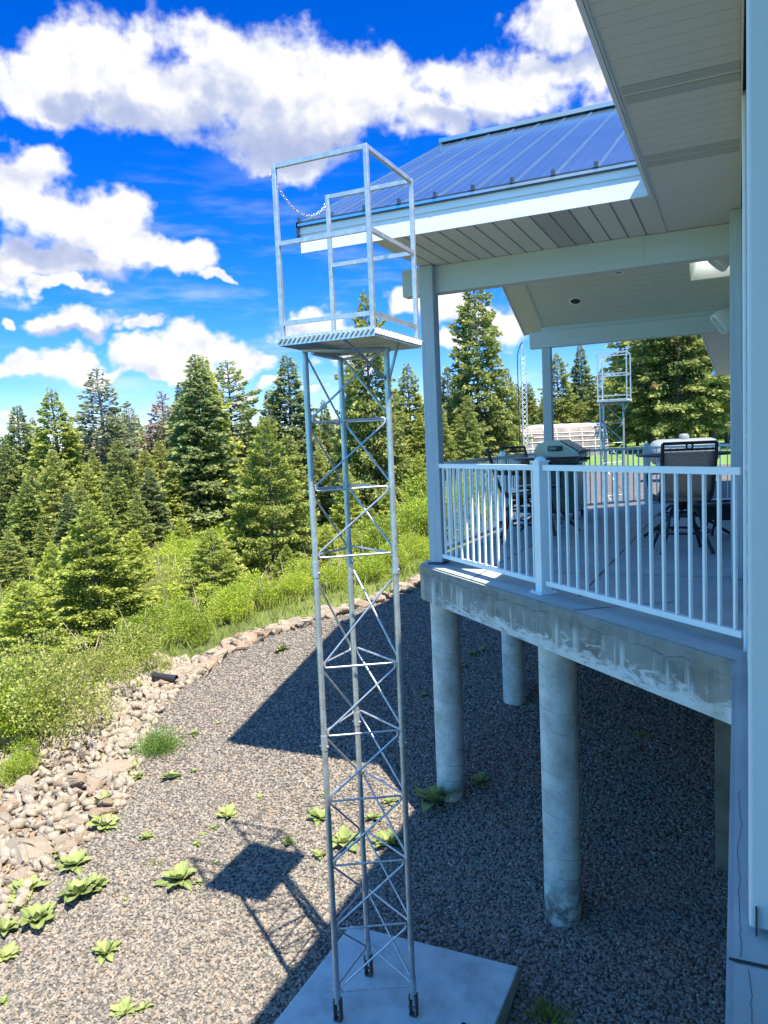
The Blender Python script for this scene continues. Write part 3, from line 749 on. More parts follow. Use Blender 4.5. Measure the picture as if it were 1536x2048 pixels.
# ------------------------------------------------------------------ railings
def railing(name, label, pts, spacing, posts, group=None, first=None, mat=None, pmat=None):
    """pts: plan polyline; posts: list of plan points that carry a post"""
    mat = mat or m_white
    o = thing('deck_railing', label, 'railing', (pts[0][0], pts[0][1], 0), group)
    for a, b in zip(pts[:-1], pts[1:]):
        a3 = Vector((*a, 0)); b3 = Vector((*b, 0)); d = (b3 - a3); L = d.length; d.normalize()
        MB().beam(a3 + Vector((0, 0, .945)), b3 + Vector((0, 0, .945)), .045, .040).build('top_rail', mat, o)
        MB().beam(a3 + Vector((0, 0, .083)), b3 + Vector((0, 0, .083)), .034, .036).build('bottom_rail', mat, o)
        n = max(2, round(L / spacing)); ang = math.atan2(d.y, d.x)
        for i in range(n):
            q = a3 + d * (L * (i + .5) / n)
            m = MB(); h = .0085; c_, s_ = math.cos(ang), math.sin(ang)
            cs = [(q.x + (u_ * c_ - v_ * s_) * h, q.y + (u_ * s_ + v_ * c_) * h) for u_, v_ in ((-1, -1), (1, -1), (1, 1), (-1, 1))]
            m.prism(cs, .095, .932); m.build('baluster', mat, o)
    for (x, y, ang) in posts:
        po = MB(); h = .042; c_, s_ = math.cos(ang), math.sin(ang)
        sq = lambda k: [(x + (u_ * c_ - v_ * s_) * k, y + (u_ * s_ + v_ * c_) * k) for u_, v_ in ((-1, -1), (1, -1), (1, 1), (-1, 1))]
        po.prism(sq(h), .012, .985); p_ = po.build('railing_post', mat, o)
        cp = MB().prism(sq(.05), .985, .998); cp.lathe([(.046, .998), (.044, 1.008), (.03, 1.022), (0.0, 1.03)], 16, (x, y)); cp.build('post_cap', mat, p_)
        bp = MB().prism(sq(.075), 0.001, .012)
        for u_, v_ in ((-.058, -.058), (.058, -.058), (.058, .058), (-.058, .058)):
            bp.lathe([(.009, .012), (.009, .022), (0, .024)], 6, (x + u_ * c_ - v_ * s_, y + u_ * s_ + v_ * c_))
        bp.build('post_base', mat, p_)
    return o
ra = math.atan2(-.9597, 1)
yl = lambda x: 5.70 - .9597 * (x + 1.33)
railing('front', 'white aluminium railing with square balusters along the diagonal front edge of the deck', [(-2.64, yl(-2.64)), (-1.372, yl(-1.372))], .107, [(-1.33, yl(-1.33), ra)])
railing('front2', 'white railing panel between the capped middle post and the house wall', [(-1.288, yl(-1.288)), (.028, yl(.028))], .107, [])
railing('side', 'railing down the outer side of the deck, seen edge-on against green shrubs', [(-2.72, 7.02), (-2.72, 9.56), (-2.72, 12.0)], .108, [(-2.72, 9.6, 0)])
railing('far', 'railing across the far end of the deck in front of the pale gravel yard', [(-2.70, 12.02), (-1.36, 13.36), (.02, 13.36)], .108, [(-1.36, 13.36, .4)])
# ------------------------------------------------------------------ lattice escape towers
def lattice_tower(origin, label, base_dz, simple=False):
    """origin: platform centre in plan and the height of the platform's underside"""
    ox, oy, oz = origin
    o = thing('lattice_tower', label, 'tower', (ox, oy, oz + base_dz), None)
    zb = base_dz
    def P(x, y, z): return Vector((ox + x, oy + y, oz + z))
    legs = {'l': (-.276, -.089), 'r': (.158, .128), 'b': (-.276, .363)}
    rl = .0185
    joints = [-1.293, -2.38]
    for k, (lx, ly) in legs.items():
        m = MB().tube([P(lx, ly, zb + .16), P(lx, ly, -.002)], rl, 14)
        lg = m.build('leg', m_galv, o)
        for zj in joints:
            if zj > zb + .3:
                s = MB().tube([P(lx, ly, zj - .075), P(lx, ly, zj + .02)], rl + .004, 14)
                s.tube([P(lx - .03, ly - .004, zj - .05), P(lx + .03, ly - .004, zj - .05)], .006, 6)
                s.build('sleeve', m_galv2, lg)
        s = MB().tube([P(lx, ly, zb + .12), P(lx, ly, zb + .27)], rl + .004, 14)
        s.tube([P(lx - .032, ly, zb + .2), P(lx + .032, ly, zb + .2)], .006, 6); s.build('sleeve', m_galv2, lg)
        bx = MB()
        for sx in (-1, 1): bx.bbox(ox + lx + sx * .020 - .004, ox + lx + sx * .020 + .004, oy + ly - .022, oy + ly + .022, oz + zb, oz + zb + .15, .001)
        bx.box(ox + lx - .016, ox + lx + .016, oy + ly - .022, oy + ly + .022, oz + zb, oz + zb + .008)
        bx.tube([P(lx - .034, ly, zb + .05), P(lx + .034, ly, zb + .05)], .008, 6); bx.tube([P(lx - .034, ly, zb + .11), P(lx + .034, ly, zb + .11)], .008, 6)
        bx.build('foot_bracket', m_rust, lg)
    lev = [[-.02, -.42, -.83, -1.237], [-1.40, -1.92, -2.35, -2.77, -3.19, -3.61, -4.03]]
    for a, b in (('l', 'r'), ('r', 'b'), ('b', 'l')):
        A_ = Vector((*legs[a], 0)); B_ = Vector((*legs[b], 0)); d = (B_ - A_).normalized()
        nrm = Vector((d.y, -d.x, 0)) * .012
        A2 = A_ + d * .026 + nrm; B2 = B_ - d * .026 + nrm
        for sec in lev:
            pts = [(B2, sec[0])]
            for zl in sec[1:]:
                if zl < zb + .15: break
                pts += [(A2, zl + .02), (A2, zl - .012), (B2, zl), (B2, zl - .03)]
            if len(pts) < 3: continue
            pts = pts[:-1]
            w3 = [P(q.x, q.y, z) for q, z in pts]
            MB().tube(fillet(w3, .05, 4), .0068, 7).build('brace', m_galv2, o)
    # platform: folded tread plate on a bent pipe ring
    x0, x1, y0, y1 = -.302, .302, -.335, .335
    zt = .052
    pl = MB().bbox(ox + x0, ox + x1, oy + y0, oy + y1, oz + zt - .005, oz + zt, .001).build('platform', m_alu, o)
    rim = MB()
    th = .004
    rim.box(ox + x0, ox + x1, oy + y0 - .001, oy + y0 + th, oz, oz + zt - .001); rim.box(ox + x0, ox + x1, oy + y1 - th, oy + y1 + .001, oz, oz + zt - .001)
    rim.box(ox + x0 - .001, ox + x0 + th, oy + y0 + th, oy + y1 - th, oz, oz + zt - .001); rim.box(ox + x1 - th, ox + x1 + .001, oy + y0 + th, oy + y1 - th, oz, oz + zt - .001)
    for side in range(4):
        L = (x1 - x0) if side % 2 == 0 else (y1 - y0); n = int(L / .030)
        for i in range(n):
            s_ = -L / 2 + (i + .5) * L / n
            a0 = (s_ - .012, .012); a1 = (s_ + .012, .040)
            if side == 0: f3 = lambda q: P(q[0], y0 - .004, q[1])
            elif side == 1: f3 = lambda q: P(x1 + .004, q[0], q[1])
            elif side == 2: f3 = lambda q: P(q[0], y1 + .004, q[1])
            else: f3 = lambda q: P(x0 - .004, q[0], q[1])
            rim.tube([f3(a0), f3(a1)], .0062, 6)
    rim.build('tread_rim', m_alu, pl)
    ring = [P(-.276, -.089, -.012), P(-.24, -.18, -.012), P(0, -.10, -.03), P(.158, .10, -.012), P(.158, .2, -.012), P(-.05, .30, -.03), P(-.25, .38, -.012), P(-.30, .30, -.012), P(-.276, 0, -.012)]
    MB().tube(fillet(ring, .05, 4), .012, 8).build('support_ring', m_galv, o)
    for q in ((.10, -.30), (.285, .02)):
        MB().beam(P(.158 + (.012 if q[0] > .2 else -.006), .128 - (.012 if q[0] < .2 else 0), -.19), P(q[0], q[1], .004), .026, .008, up=(1, 1, 0)).build('strut', m_galv, o)
    # cage
    cp = .0125; zc0, zc1 = zt, 1.0
    xc0, xc1, yc0, yc1 = x0 + .020, x1 - .016, y0 + .018, y1 - .03
    corners = [(xc0, yc0), (xc1, yc0), (xc1, yc1), (xc0, yc1)]
    for (x, y) in corners:
        MB().bbox(ox + x - cp, ox + x + cp, oy + y - cp, oy + y + cp, oz + zc0, oz + zc1, .002).build('cage_post', m_galv2, o)
    for zr, wd in ((zc1 - .0125, .022), (.565, .019), (.125, .017)):
        for i in range(3):
            a, b = corners[i], corners[i + 1]
            if i == 2 and zr < .2: continue
            d = (Vector(b) - Vector(a)).normalized() * (cp + .0005)
            MB().beam(P(a[0] + d.x, a[1] + d.y, zr), P(b[0] - d.x, b[1] - d.y, zr), wd, .024).build('cage_rail', m_galv2, o)
    # chain across the open side
    ch = MB(); a = P(xc0 - .016, yc0, zc1 - .06); b = P(xc0 - .016, yc1, zc1 - .06); n = 22
    for i in range(n):
        t0 = i / n; t1 = (i + 1.25) / n
        sag = lambda t: Vector((0, 0, -.13 * 4 * t * (1 - t)))
        p0 = a.lerp(b, t0) + sag(t0); p1 = a.lerp(b, t1) + sag(t1)
        d = (p1 - p0); side = Vector((1, 0, 0)) if i % 2 else Vector((0, -d.z, d.y)).normalized()
        loop = []
        for j in range(10):
            ag = 2 * math.pi * j / 10; loop.append((p0 + p1) / 2 + d * .5 * math.cos(ag) + side * .0075 * math.sin(ag))
        ch.tube(loop, .0026, 5, closed=True)
    c_ = ch.build('chain', m_galv2, o)
    ey = MB()
    for q in (a, b): ey.tube([q + Vector((.02, 0, 0)), q + Vector((-.012, 0, 0))], .008, 8); ey.tube([q + Vector((-.004, .012 * math.cos(k), .012 * math.sin(k))) for k in [2 * math.pi * j / 10 for j in range(10)]], .003, 5, closed=True)
    ey.build('eye_bolt', m_galv2, o)
    return o
lattice_tower((-2.06, 4.13, 1.742), 'tall galvanised lattice tower with a caged platform and chain, standing on the concrete pad', -4.242)
lattice_tower((-2.30, 16.6, 1.86), 'distant galvanised lattice tower with a caged platform, seen beyond the deck and barbecue', -2.98)
pad = thing('concrete_pad', 'square grey concrete pad under the feet of the near lattice tower', 'concrete pad', (-2.06, 4.3, -2.5))
pm_ = MB().bbox(-2.715, -1.395, 3.55, 4.955, -2.82, -2.5, .012, 2).build('slab', m_pad, pad)
MB().lathe([(.016, -2.4985), (0, -2.4984)], 14, (-1.58, 4.30)).build('bolt_hole', m_gap, pad)
pp = at_ground(333, 1376)
pipe = thing('drain_pipe', 'short black plastic drain pipe end poking out of the stones by the gravel edge', 'pipe', pp)
dvec = Vector((1.0, .05, -.03)).normalized(); c0 = Vector(pp) + Vector((-.22, 0, .15))
MB().tube([c0, c0 + dvec * .40], .05, 16, caps=False).tube([c0 + dvec * .40, c0], .044, 16, caps=False).build('pipe_wall', m_pvc, pipe)
MB().tube([c0 + dvec * -.004, c0 + dvec * .02], .054, 16, caps=False).build('collar', m_pvc, pipe)

# ------------------------------------------------------------------ deck furniture
def bar_stool(loc, rz, label):
    o = thing('bar_stool', label, 'bar stool', (0, 0, 0), 'swivel bar stools on the deck')
    hs_ = .53
    for k in range(4):
        a = math.pi / 4 + k * math.pi / 2; c_, s_ = math.cos(a), math.sin(a)
        pts = [(.05 * c_, .05 * s_, hs_ - .09), (.13 * c_, .13 * s_, hs_ - .09), (.20 * c_, .20 * s_, hs_ - .16), (.225 * c_, .225 * s_, hs_ - .3), (.33 * c_, .33 * s_, 0.012)]
        lg = MB().tube(fillet(pts, .08, 5), .016, 8).build('leg', m_black, o)
        MB().lathe([(.0, 0), (.02, 0), (.02, .02), (.0, .022)], 8, (.33 * c_, .33 * s_)).build('rubber_foot', m_black, lg)
    MB().tube([(.27 * math.cos(t_), .27 * math.sin(t_), .20) for t_ in [2 * math.pi * j / 28 for j in range(28)]], .013, 7, closed=True).build('foot_ring', m_black, o)
    MB().tube([(.215 * math.cos(t_), .215 * math.sin(t_), .36) for t_ in [2 * math.pi * j / 28 for j in range(28)]], .011, 7, closed=True).build('brace_ring', m_black, o)
    MB().lathe([(.0, hs_ - .12), (.05, hs_ - .12), (.055, hs_ - .06), (.10, hs_ - .05), (.10, hs_ - .03), (0, hs_ - .03)], 18).build('swivel', m_black, o)
    # frame: seat side tubes running up into the back; front is +Y
    for sx in (-1, 1):
        pts = [(sx * .235, .25, hs_ - .02), (sx * .235, .20, hs_ + .02), (sx * .235, -.17, hs_ - .02), (sx * .235, -.25, hs_ + .10), (sx * .24, -.31, hs_ + .33), (sx * .24, -.37, hs_ + .53)]
        MB().tube(fillet(pts, .08, 5), .017, 8).build('side_frame', m_black, o)
        am = [(sx * .245, -.28, hs_ + .26), (sx * .275, -.12, hs_ + .25), (sx * .28, .14, hs_ + .235), (sx * .275, .22, hs_ + .20), (sx * .25, .21, hs_ + .0)]
        MB().tube(fillet(am, .06, 5), .016, 8).build('armrest', m_black, o)
    MB().tube([(-.24, -.37, hs_ + .53), (.24, -.37, hs_ + .53)], .016, 8).tube([(-.24, -.352, hs_ + .47), (.24, -.352, hs_ + .47)], .012, 8).tube([(.03 * math.cos(t_), -.361, hs_ + .50 + .025 * math.sin(t_)) for t_ in [2 * math.pi * j / 14 for j in range(14)]], .009, 6, closed=True).build('top_rail', m_black, o)
    MB().tube([(-.235, .24, hs_ - .015), (.235, .24, hs_ - .015)], .014, 8).tube([(-.235, -.14, hs_ - .03), (.235, .18, hs_ - .035)], .010, 6).tube([(.235, -.14, hs_ - .03), (-.235, .18, hs_ - .035)], .010, 6).build('cross_bar', m_black, o)
    def sheet_(prof, x0, x1):
        m = MB(); vs = []; nx_ = 6
        for (y, z) in prof:
            for i in range(nx_ + 1):
                f_ = i / nx_; vs.append((x0 + (x1 - x0) * f_, y - .02 * math.sin(math.pi * f_) * 0, z - .012 * math.sin(math.pi * f_)))
        fs = [(j * (nx_ + 1) + i, j * (nx_ + 1) + i + 1, (j + 1) * (nx_ + 1) + i + 1, (j + 1) * (nx_ + 1) + i) for j in range(len(prof) - 1) for i in range(nx_)]
        return m.add(vs, fs, True)
    st = sheet_([(.24, hs_ + .0), (.20, hs_ + .012), (0, hs_ - .005), (-.15, hs_ - .018)], -.222, .222).build('seat', m_sling, o)
    bkp = sheet_([(-.19, hs_ + .02), (-.245, hs_ + .10), (-.30, hs_ + .33), (-.337, hs_ + .445)], -.224, .224).build('backrest', m_sling, o)
    for s_ in (st, bkp):
        sd_ = s_.modifiers.new('thick', 'SOLIDIFY'); sd_.thickness = .004
    o.location = loc; o.rotation_euler = (0, 0, rz)
    return o
s1 = bar_stool((-.50, 8.05, .003), R(16), 'brown sling bar stool seen from behind, nearest the house wall')
s2 = copy_tree(s1, (-2.27, 8.72, .003), R(-72), 'brown sling bar stool in side view by the railing post, left of the bar table')
s3 = copy_tree(s1, (-2.48, 10.3, .003), R(245), 'brown sling bar stool behind the left bar table, its back facing the barbecue')
def bar_table(loc, r, label):
    o = thing('bar_table', label, 'table', (0, 0, 0), 'round bar tables on the deck')
    MB().lathe([(0, .905), (r - .04, .905), (r, .915), (r + .004, .925), (r - .006, .935), (0, .937)], 40).build('table_top', m_tabletop, o)
    MB().lathe([(.03, .9), (.03, .30), (.0, .30)], 14).build('stem', m_black, o)
    for k in range(4):
        a = k * math.pi / 2 + .4; c_, s_ = math.cos(a), math.sin(a)
        MB().tube(fillet([(.03 * c_, .03 * s_, .86), (.16 * c_, .16 * s_, .66), (.10 * c_, .10 * s_, .36), (.20 * c_, .20 * s_, .2), (r * .9 * c_, r * .9 * s_, .012)], .12, 6), .016, 8).build('leg', m_black, o)
    MB().tube([(.17 * math.cos(t_), .17 * math.sin(t_), .26) for t_ in [2 * math.pi * j / 24 for j in range(24)]], .010, 6, closed=True).build('brace_ring', m_black, o)
    o.location = loc; return o
bar_table((-2.12, 9.45, .003), .42, 'small round dark bar table between the railing and the barbecue')
bar_table((-.52, 9.25, .003), .53, 'larger round dark bar table behind the stool nearest the house wall')
# barbecue
g = thing('gas_barbecue', 'stainless steel gas barbecue with a domed lid at the outer deck corner', 'barbecue', (-2.33, 11.25, 0))
gx, gy = -2.33, 11.25
cab = MB()
cab.bbox(gx - .28, gx + .27, gy - .30, gy + .30, .10, .80, .02).build('cabinet', m_grilldark, g)
MB().bbox(gx - .29, gx + .33, gy - .36, gy + .36, .80, .88, .015).build('firebox', m_grilldark, g)
prof = [(-.30, .885), (-.30, 1.01), (-.24, 1.10), (-.10, 1.135), (.06, 1.12), (.30, .975), (.33, .91), (.33, .885)]
def prism_y(pr, y0, y1, inset=0):
    n = len(pr); m = MB()
    vs = [(gx + x, y0, z) for x, z in pr] + [(gx + x, y1, z) for x, z in pr]
    return m.add(vs, [tuple(range(n)), tuple(range(2 * n - 1, n - 1, -1))] + [(i, n + i, n + (i + 1) % n, (i + 1) % n) for i in range(n)])
lid = prism_y(prof, gy - .34, gy + .34).build('lid', m_grillsteel, g)
prism_y([(.065, 1.125), (.305, .981), (.338, .913), (.345, .918), (.312, .991), (.070, 1.137)], gy - .325, gy + .325).build('lid_front', m_grilldark, lid)
MB().tube([(gx + .37, gy - .32, .975), (gx + .37, gy + .32, .975)], .014, 8).tube([(gx + .33, gy - .28, .96), (gx + .37, gy - .28, .975)], .009, 6).tube([(gx + .33, gy + .28, .96), (gx + .37, gy + .28, .975)], .009, 6).build('handle', m_black, lid)
MB().bbox(gx - .27, gx + .24, gy - .70, gy - .365, .865, .89, .008).build('side_shelf', m_grillsteel, g)
cb = MB().bbox(gx - .10, gx + .10, gy - .386, gy - .342, .985, 1.055, .012, 2).build('control_box', m_black, g)
MB().box(gx - .08, gx + .02, gy - .389, gy - .3865, 1.0, 1.04).build('display', m_tank, cb)
for k in range(4):
    q = Vector((gx + .335, gy - .27 + k * .18, .855)); MB().tube([q, q + Vector((.035, 0, 0))], .022, 12).build('knob', m_black, g)
for sx, sy in ((-1, -1), (1, -1), (1, 1), (-1, 1)):
    cx_, cy_ = gx + sx * .24, gy + sy * .31
    MB().tube([(cx_ - .015, cy_, .05), (cx_ + .015, cy_, .05)], .047, 14).box(cx_ - .02, cx_ + .02, cy_ - .02, cy_ + .02, .06, .102).build('wheel', m_black, g)
# black basin on splayed legs
fb = thing('fire_bowl', 'round black basin on splayed legs, half hidden by the wall pilaster', 'fire bowl', (-.13, 9.05, 0))
MB().lathe([(0, .22), (.20, .22), (.27, .27), (.31, .37), (.33, .38), (.33, .395), (.29, .395), (.25, .30), (0, .26)], 28, (-.13, 9.05)).build('bowl', m_black, fb)
MB().tube([(-.13 + .22 * math.cos(a), 9.05 + .22 * math.sin(a), .37) for a in [2 * math.pi * j / 24 for j in range(24)]], .012, 6, closed=True).build('rim_ring', m_galv2, fb)
for k in range(4):
    a = k * math.pi / 2 + .5; MB().tube([(-.13 + .16 * math.cos(a), 9.05 + .16 * math.sin(a), .24), (-.13 + .27 * math.cos(a), 9.05 + .27 * math.sin(a), .008)], .014, 8).build('leg', m_black, fb)

# ------------------------------------------------------------------ yard beyond the deck
def wp(px, d): return at_dist(px, d)
# greenhouse: hooped frame under ribbed clear panels
gA = Vector(wp(988, 41)); gB = Vector(wp(1216, 43.5)); base = min(gA.z, gB.z) - .05
ax_ = (gB - gA); ax_.z = 0; GL = ax_.length; ax_.normalize(); nx_ = Vector((-ax_.y, ax_.x, 0))
gh = thing('greenhouse', 'low rounded greenhouse of ribbed clear panels on a pale frame beyond the deck', 'greenhouse', (gA.x, gA.y, base))
GW, GH = 2.6, 1.92
def hoop(s, k=18, ins=0.0):
    pts = []
    for i in range(k + 1):
        a = math.pi * i / k
        cx_ = -math.cos(a); e = .42
        xx = math.copysign(abs(cx_) ** e, cx_); zz = abs(math.sin(a)) ** .62
        pts.append(gA + ax_ * s + nx_ * (GW / 2 + (GW / 2 - ins) * xx) + Vector((0, 0, base - gA.z + (GH - ins) * zz)))
    return pts
m_panel, t, b, co = new_mat('ribbed_clear_panel')
gco = t.node('ShaderNodeTexCoord').outputs['Object']
rib = t.noise(t.mapping(gco, (30, 30, 2)), 1.0, 3)
c = t.ramp(t.noise(t.mapping(gco, (1.2, 1.2, 3)), 1.5, 5), [(.3, (.24, .16, .13)), (.7, (.44, .36, .33))])
t.put(b.inputs['Base Color'], c); b.inputs['Roughness'].default_value = .25
tr = t.node('ShaderNodeBsdfTransparent'); ms = t.node('ShaderNodeMixShader'); t.put(ms.inputs[0], t.math('ADD', .18, t.math('MULTIPLY', rib, .45)))
t.l.new(b.outputs[0], ms.inputs[1]); t.l.new(tr.outputs[0], ms.inputs[2]); t.l.new(ms.outputs[0], m_panel.node_tree.nodes['Material Output'].inputs[0])
m_roofp = paint('greenhouse_roof_panel', (.62, .62, .66), .3, vary=.1, scale=3)
m_gframe = paint('greenhouse_frame', (.74, .66, .62), .5, vary=.08)
m_brick, t, b, co = new_mat('stacked_terracotta')
c = t.ramp(t.noise(t.mapping(co, (3, 3, 9)), 1.6, 6), [(.3, (.22, .12, .09)), (.55, (.36, .22, .17)), (.75, (.50, .40, .36))]); t.put(b.inputs['Base Color'], c)
nb = 9; hp = [hoop(GL * i / nb) for i in range(nb + 1)]
for i in range(nb):
    for seg, nm, mt in (((0, 6), 'side_panel', m_panel), ((6, 12), 'roof_panel', m_roofp), ((12, 18), 'side_panel', m_panel)):
        a, bq = hp[i], hp[i + 1]; m = MB(); k0, k1 = seg
        vs = [a[j] for j in range(k0, k1 + 1)] + [bq[j] for j in range(k0, k1 + 1)]; nn = k1 - k0 + 1
        m.add(vs, [(j, j + 1, nn + j + 1, nn + j) for j in range(nn - 1)], True); m.build(nm, mt, gh)
for i in range(nb + 1): MB().tube([p + Vector((0, 0, .02)) for p in hp[i]], .020, 6).build('hoop', m_gframe, gh)
for j in (1, 2, 3, 4, 6, 9): MB().tube([hp[0][j] - nx_ * .02, hp[-1][j] - nx_ * .02], .022 if j < 5 else .016, 6).build('purlin', m_gframe, gh)
for s_, pts in ((0, hp[0]), (1, hp[-1])): MB().add(pts, [tuple(range(len(pts)))]).build('end_panel', m_panel, gh)
bn = MB()
for i in range(7):
    q = gA + ax_ * (.5 + i * (GL - 1) / 6.5) + nx_ * (1.0 + .3 * (i % 2)); w_ = .55
    bn.box(q.x - w_ / 2, q.x + w_ / 2, q.y - .3, q.y + .3, base, base + .7 + .5 * ((i * 37) % 5) / 5)
bn.build('bench_stock', m_brick, gh)
# radio mast
mx, my, mz = wp(1050, 33)
mast = thing('radio_mast', 'very slender three legged lattice mast rising in front of the greenhouse', 'mast', (mx, my, mz))
ztop = z_at(1050, 706, 33); zs_ = mz
tri = [(.13 * math.cos(a), .13 * math.sin(a)) for a in (0.3, 0.3 + 2 * math.pi / 3, .3 + 4 * math.pi / 3)]
for (a, b_) in tri: MB().tube([(mx + a, my + b_, zs_), (mx + a, my + b_, ztop), (mx, my, ztop + .35)], .017, 6).build('leg', m_galv2, mast)
br = MB(); k = 0; zz = zs_ + .2
while zz < ztop - .2:
    for i in range(3):
        p, q = tri[i], tri[(i + 1) % 3]; br.tube([(mx + p[0], my + p[1], zz), (mx + q[0], my + q[1], zz + .2)], .008, 4, caps=False)
    zz += .2
br.build('lacing', m_galv2, mast)
MB().tube([(mx - .22, my, zs_ - .2), (mx - .22, my, ztop - .1), (mx - .12, my, ztop + .25), (mx, my, ztop + .45)], .020, 6).build('cable', m_black, mast)
# gas tank
tx, ty, tz = wp(1368, 27)
tank = thing('gas_tank', 'long grey rounded tank lying on the gravel behind the right bar stool', 'tank', (tx, ty, tz))
ta = Vector((.95, .32, 0)).normalized(); rad = .42; tc = Vector((tx, ty, z_at(1368, 877, 27) - rad))
def tank_pts(): return [-1.1, -1.09, -1.05, -.96, -.82, .82, .96, 1.05, 1.09, 1.1], [.02, .17, .29, .38, rad, rad, .38, .29, .17, .02]
ps, rs_ = tank_pts(); MB().tube([tc + ta * s for s in ps], rs_, 28).build('shell', m_tank, tank)
for s in (-.7, .7): MB().beam(tc + ta * s + Vector((0, -.3, -rad + .02)), tc + ta * s + Vector((0, .3, -rad + .02)), .25, .25).build('saddle', m_pad, tank)
MB().lathe([(.16, tc.z + rad - .03), (.16, tc.z + rad + .10), (.12, tc.z + rad + .15), (0, tc.z + rad + .16)], 18, (tc.x, tc.y)).build('valve_hood', m_tank, tank)
# ------------------------------------------------------------------ vegetation generators (numpy)
def diamonds(P, D, N, L, W):
    """leaf-shaped quads: base, side, tip, side"""
    D = D / np.linalg.norm(D, axis=1, keepdims=True)
    S = np.cross(D, N); S /= (np.linalg.norm(S, axis=1, keepdims=True) + 1e-9)
    up = np.cross(S, D)
    L = L[:, None]; W = W[:, None]
    V = np.stack([P, P + D * L * .45 + S * W * .5 + up * L * .04, P + D * L - up * L * .05, P + D * L * .45 - S * W * .5 + up * L * .04], 1).reshape(-1, 3)
    Q = np.arange(len(P) * 4).reshape(-1, 4)
    return V, Q
def rot_about(v, ax, a):
    ax = ax / np.linalg.norm(ax, axis=-1, keepdims=True); c = np.cos(a)[..., None]; s = np.sin(a)[..., None]
    return v * c + np.cross(ax, v) * s + ax * (np.sum(ax * v, -1, keepdims=True)) * (1 - c)

def conifer_crown(seed, width=.2, base=.06, whorls=46, per=7, droop=.3, power=.85, irregular=.25, spray=.030, sprays=34, sparse=0.0, up_top=.6):
    """crown of a tree 1 unit tall (needle sprays on drooping boughs) -> V, Q, tip ; also bough sticks"""
    g = np.random.default_rng(seed)
    Vs = []; Qs = []; Ts = []; n0 = 0; sticks = []
    hs_ = base + (0.985 - base) * (np.linspace(0, 1, whorls) ** .92)
    lob = g.uniform(0, 6.28, 4)
    for h in hs_:
        tt = (h - base) / (1 - base)
        r = width * ((1 - tt) ** power) * (1 - .25 * math.exp(-tt * 14)) * (1 - .38 * math.exp(-(1 - tt) * 8)) + .006
        nb_ = max(3, int(per * (1 - .45 * tt)))
        a0 = g.uniform(0, 6.28)
        for k in range(nb_):
            if g.random() < sparse: continue
            az_ = a0 + 6.283 * k / nb_ + g.normal(0, .25)
            L = r * (1 + irregular * (g.normal(0, .55) + .4 * math.sin(3 * az_ + lob[0]) * math.sin(h * 19 + lob[1])))
            L = max(L, .012)
            e0 = (-droop + (up_top + droop) * tt ** 1.3) + g.normal(0, .10)
            hz = h + g.normal(0, .004)
            d0 = np.array([math.cos(az_), math.sin(az_), 0.0])
            m = max(6, int(sprays * (L / width) ** .8))
            s = g.uniform(.06, 1.0, m) ** .52
            curve = -.28 * droop * (s ** 2) + .22 * s ** 3 * droop
            Pm = d0[None] * (s * L)[:, None]; Pm[:, 2] = hz + np.tan(e0) * s * L * .75 + curve * L
            side = np.array([-math.sin(az_), math.cos(az_), 0.0])
            spread = (1.0 - s) * .42 * L + .010
            off = g.uniform(-1, 1, m)
            P = Pm + side[None] * (off * spread)[:, None]
            P[:, 2] += -np.abs(off) * spread * .18 + g.normal(0, .10 * spread + .0035, m)
            P[:, :2] += d0[None, :2] * (np.abs(off) * spread * .35)[:, None]
            D = d0[None] * .75 + side[None] * (off * .9 + g.normal(0, .3, m))[:, None]
            D[:, 2] += math.tan(e0) * .5 + g.normal(-.06, .24, m)
            N = np.array([0, 0, .8])[None] + g.normal(0, .95, (m, 3))
            sl = spray * (.7 + .6 * g.random(m)) * (.55 + .45 * min(1, L / (width * .5)))
            V, Q = diamonds(P, D, N, sl, sl * g.uniform(.42, .68, m))
            Vs.append(V); Qs.append(Q + n0); n0 += len(V)
            tp = np.clip((s - .72) / .28, 0, 1) * g.uniform(.2, 1, m)
            Ts.append(np.stack([tp * .45, tp * .8, tp, tp * .8], 1).ravel())
            sticks.append(((0, 0, hz), (d0[0] * L * .8, d0[1] * L * .8, hz + math.tan(e0) * .8 * L * .75 - .15 * droop * L), .0025 + .004 * (1 - tt)))
    m = 10                                             # leader
    P = np.zeros((m, 3)); P[:, 2] = g.uniform(.95, .99, m)
    D = g.normal(0, .35, (m, 3)); D[:, 2] = 1
    V, Q = diamonds(P, D, g.normal(0, 1, (m, 3)), np.full(m, spray * .8), np.full(m, spray * .28))
    Vs.append(V); Qs.append(Q + n0); Ts.append(np.full(len(V), .6))
    return np.concatenate(Vs), np.concatenate(Qs), np.concatenate(Ts), sticks
def trunk_mesh(seed, sticks, rbase=.014, stick_every=3, mat=None, top=.985):
    g = np.random.default_rng(seed)
    m = MB(); zs_ = np.linspace(-.03, top, 12)
    pts = [(.004 * math.sin(z * 9 + seed), .004 * math.cos(z * 7 + seed), z) for z in zs_]; pts[0] = (0, 0, -.03)
    m.tube(pts, [rbase * (1.25 if i == 0 else 1) * (1 - z * .93) + .0012 for i, z in enumerate(zs_)], 8)
    for i, (a, b, r) in enumerate(sticks):
        if i % stick_every == 0: m.tube([a, b], [r, r * .35], 4, caps=False)
    me = bpy.data.meshes.new('trunk'); me.from_pydata(m.v, [], m.f); me.polygons.foreach_set('use_smooth', m.sm); me.materials.append(mat or m_bark); me.update()
    return me
KINDS = {}
def kind(key, mat, bark=None, **kw):
    rb = kw.pop('rbase', .014); se = kw.pop('stick_every', 3)
    V, Q, T, st = conifer_crown(**kw)
    KINDS[key] = (raw_mesh('crown', V, Q, mat, T), trunk_mesh(kw['seed'], st, rb, se, bark))
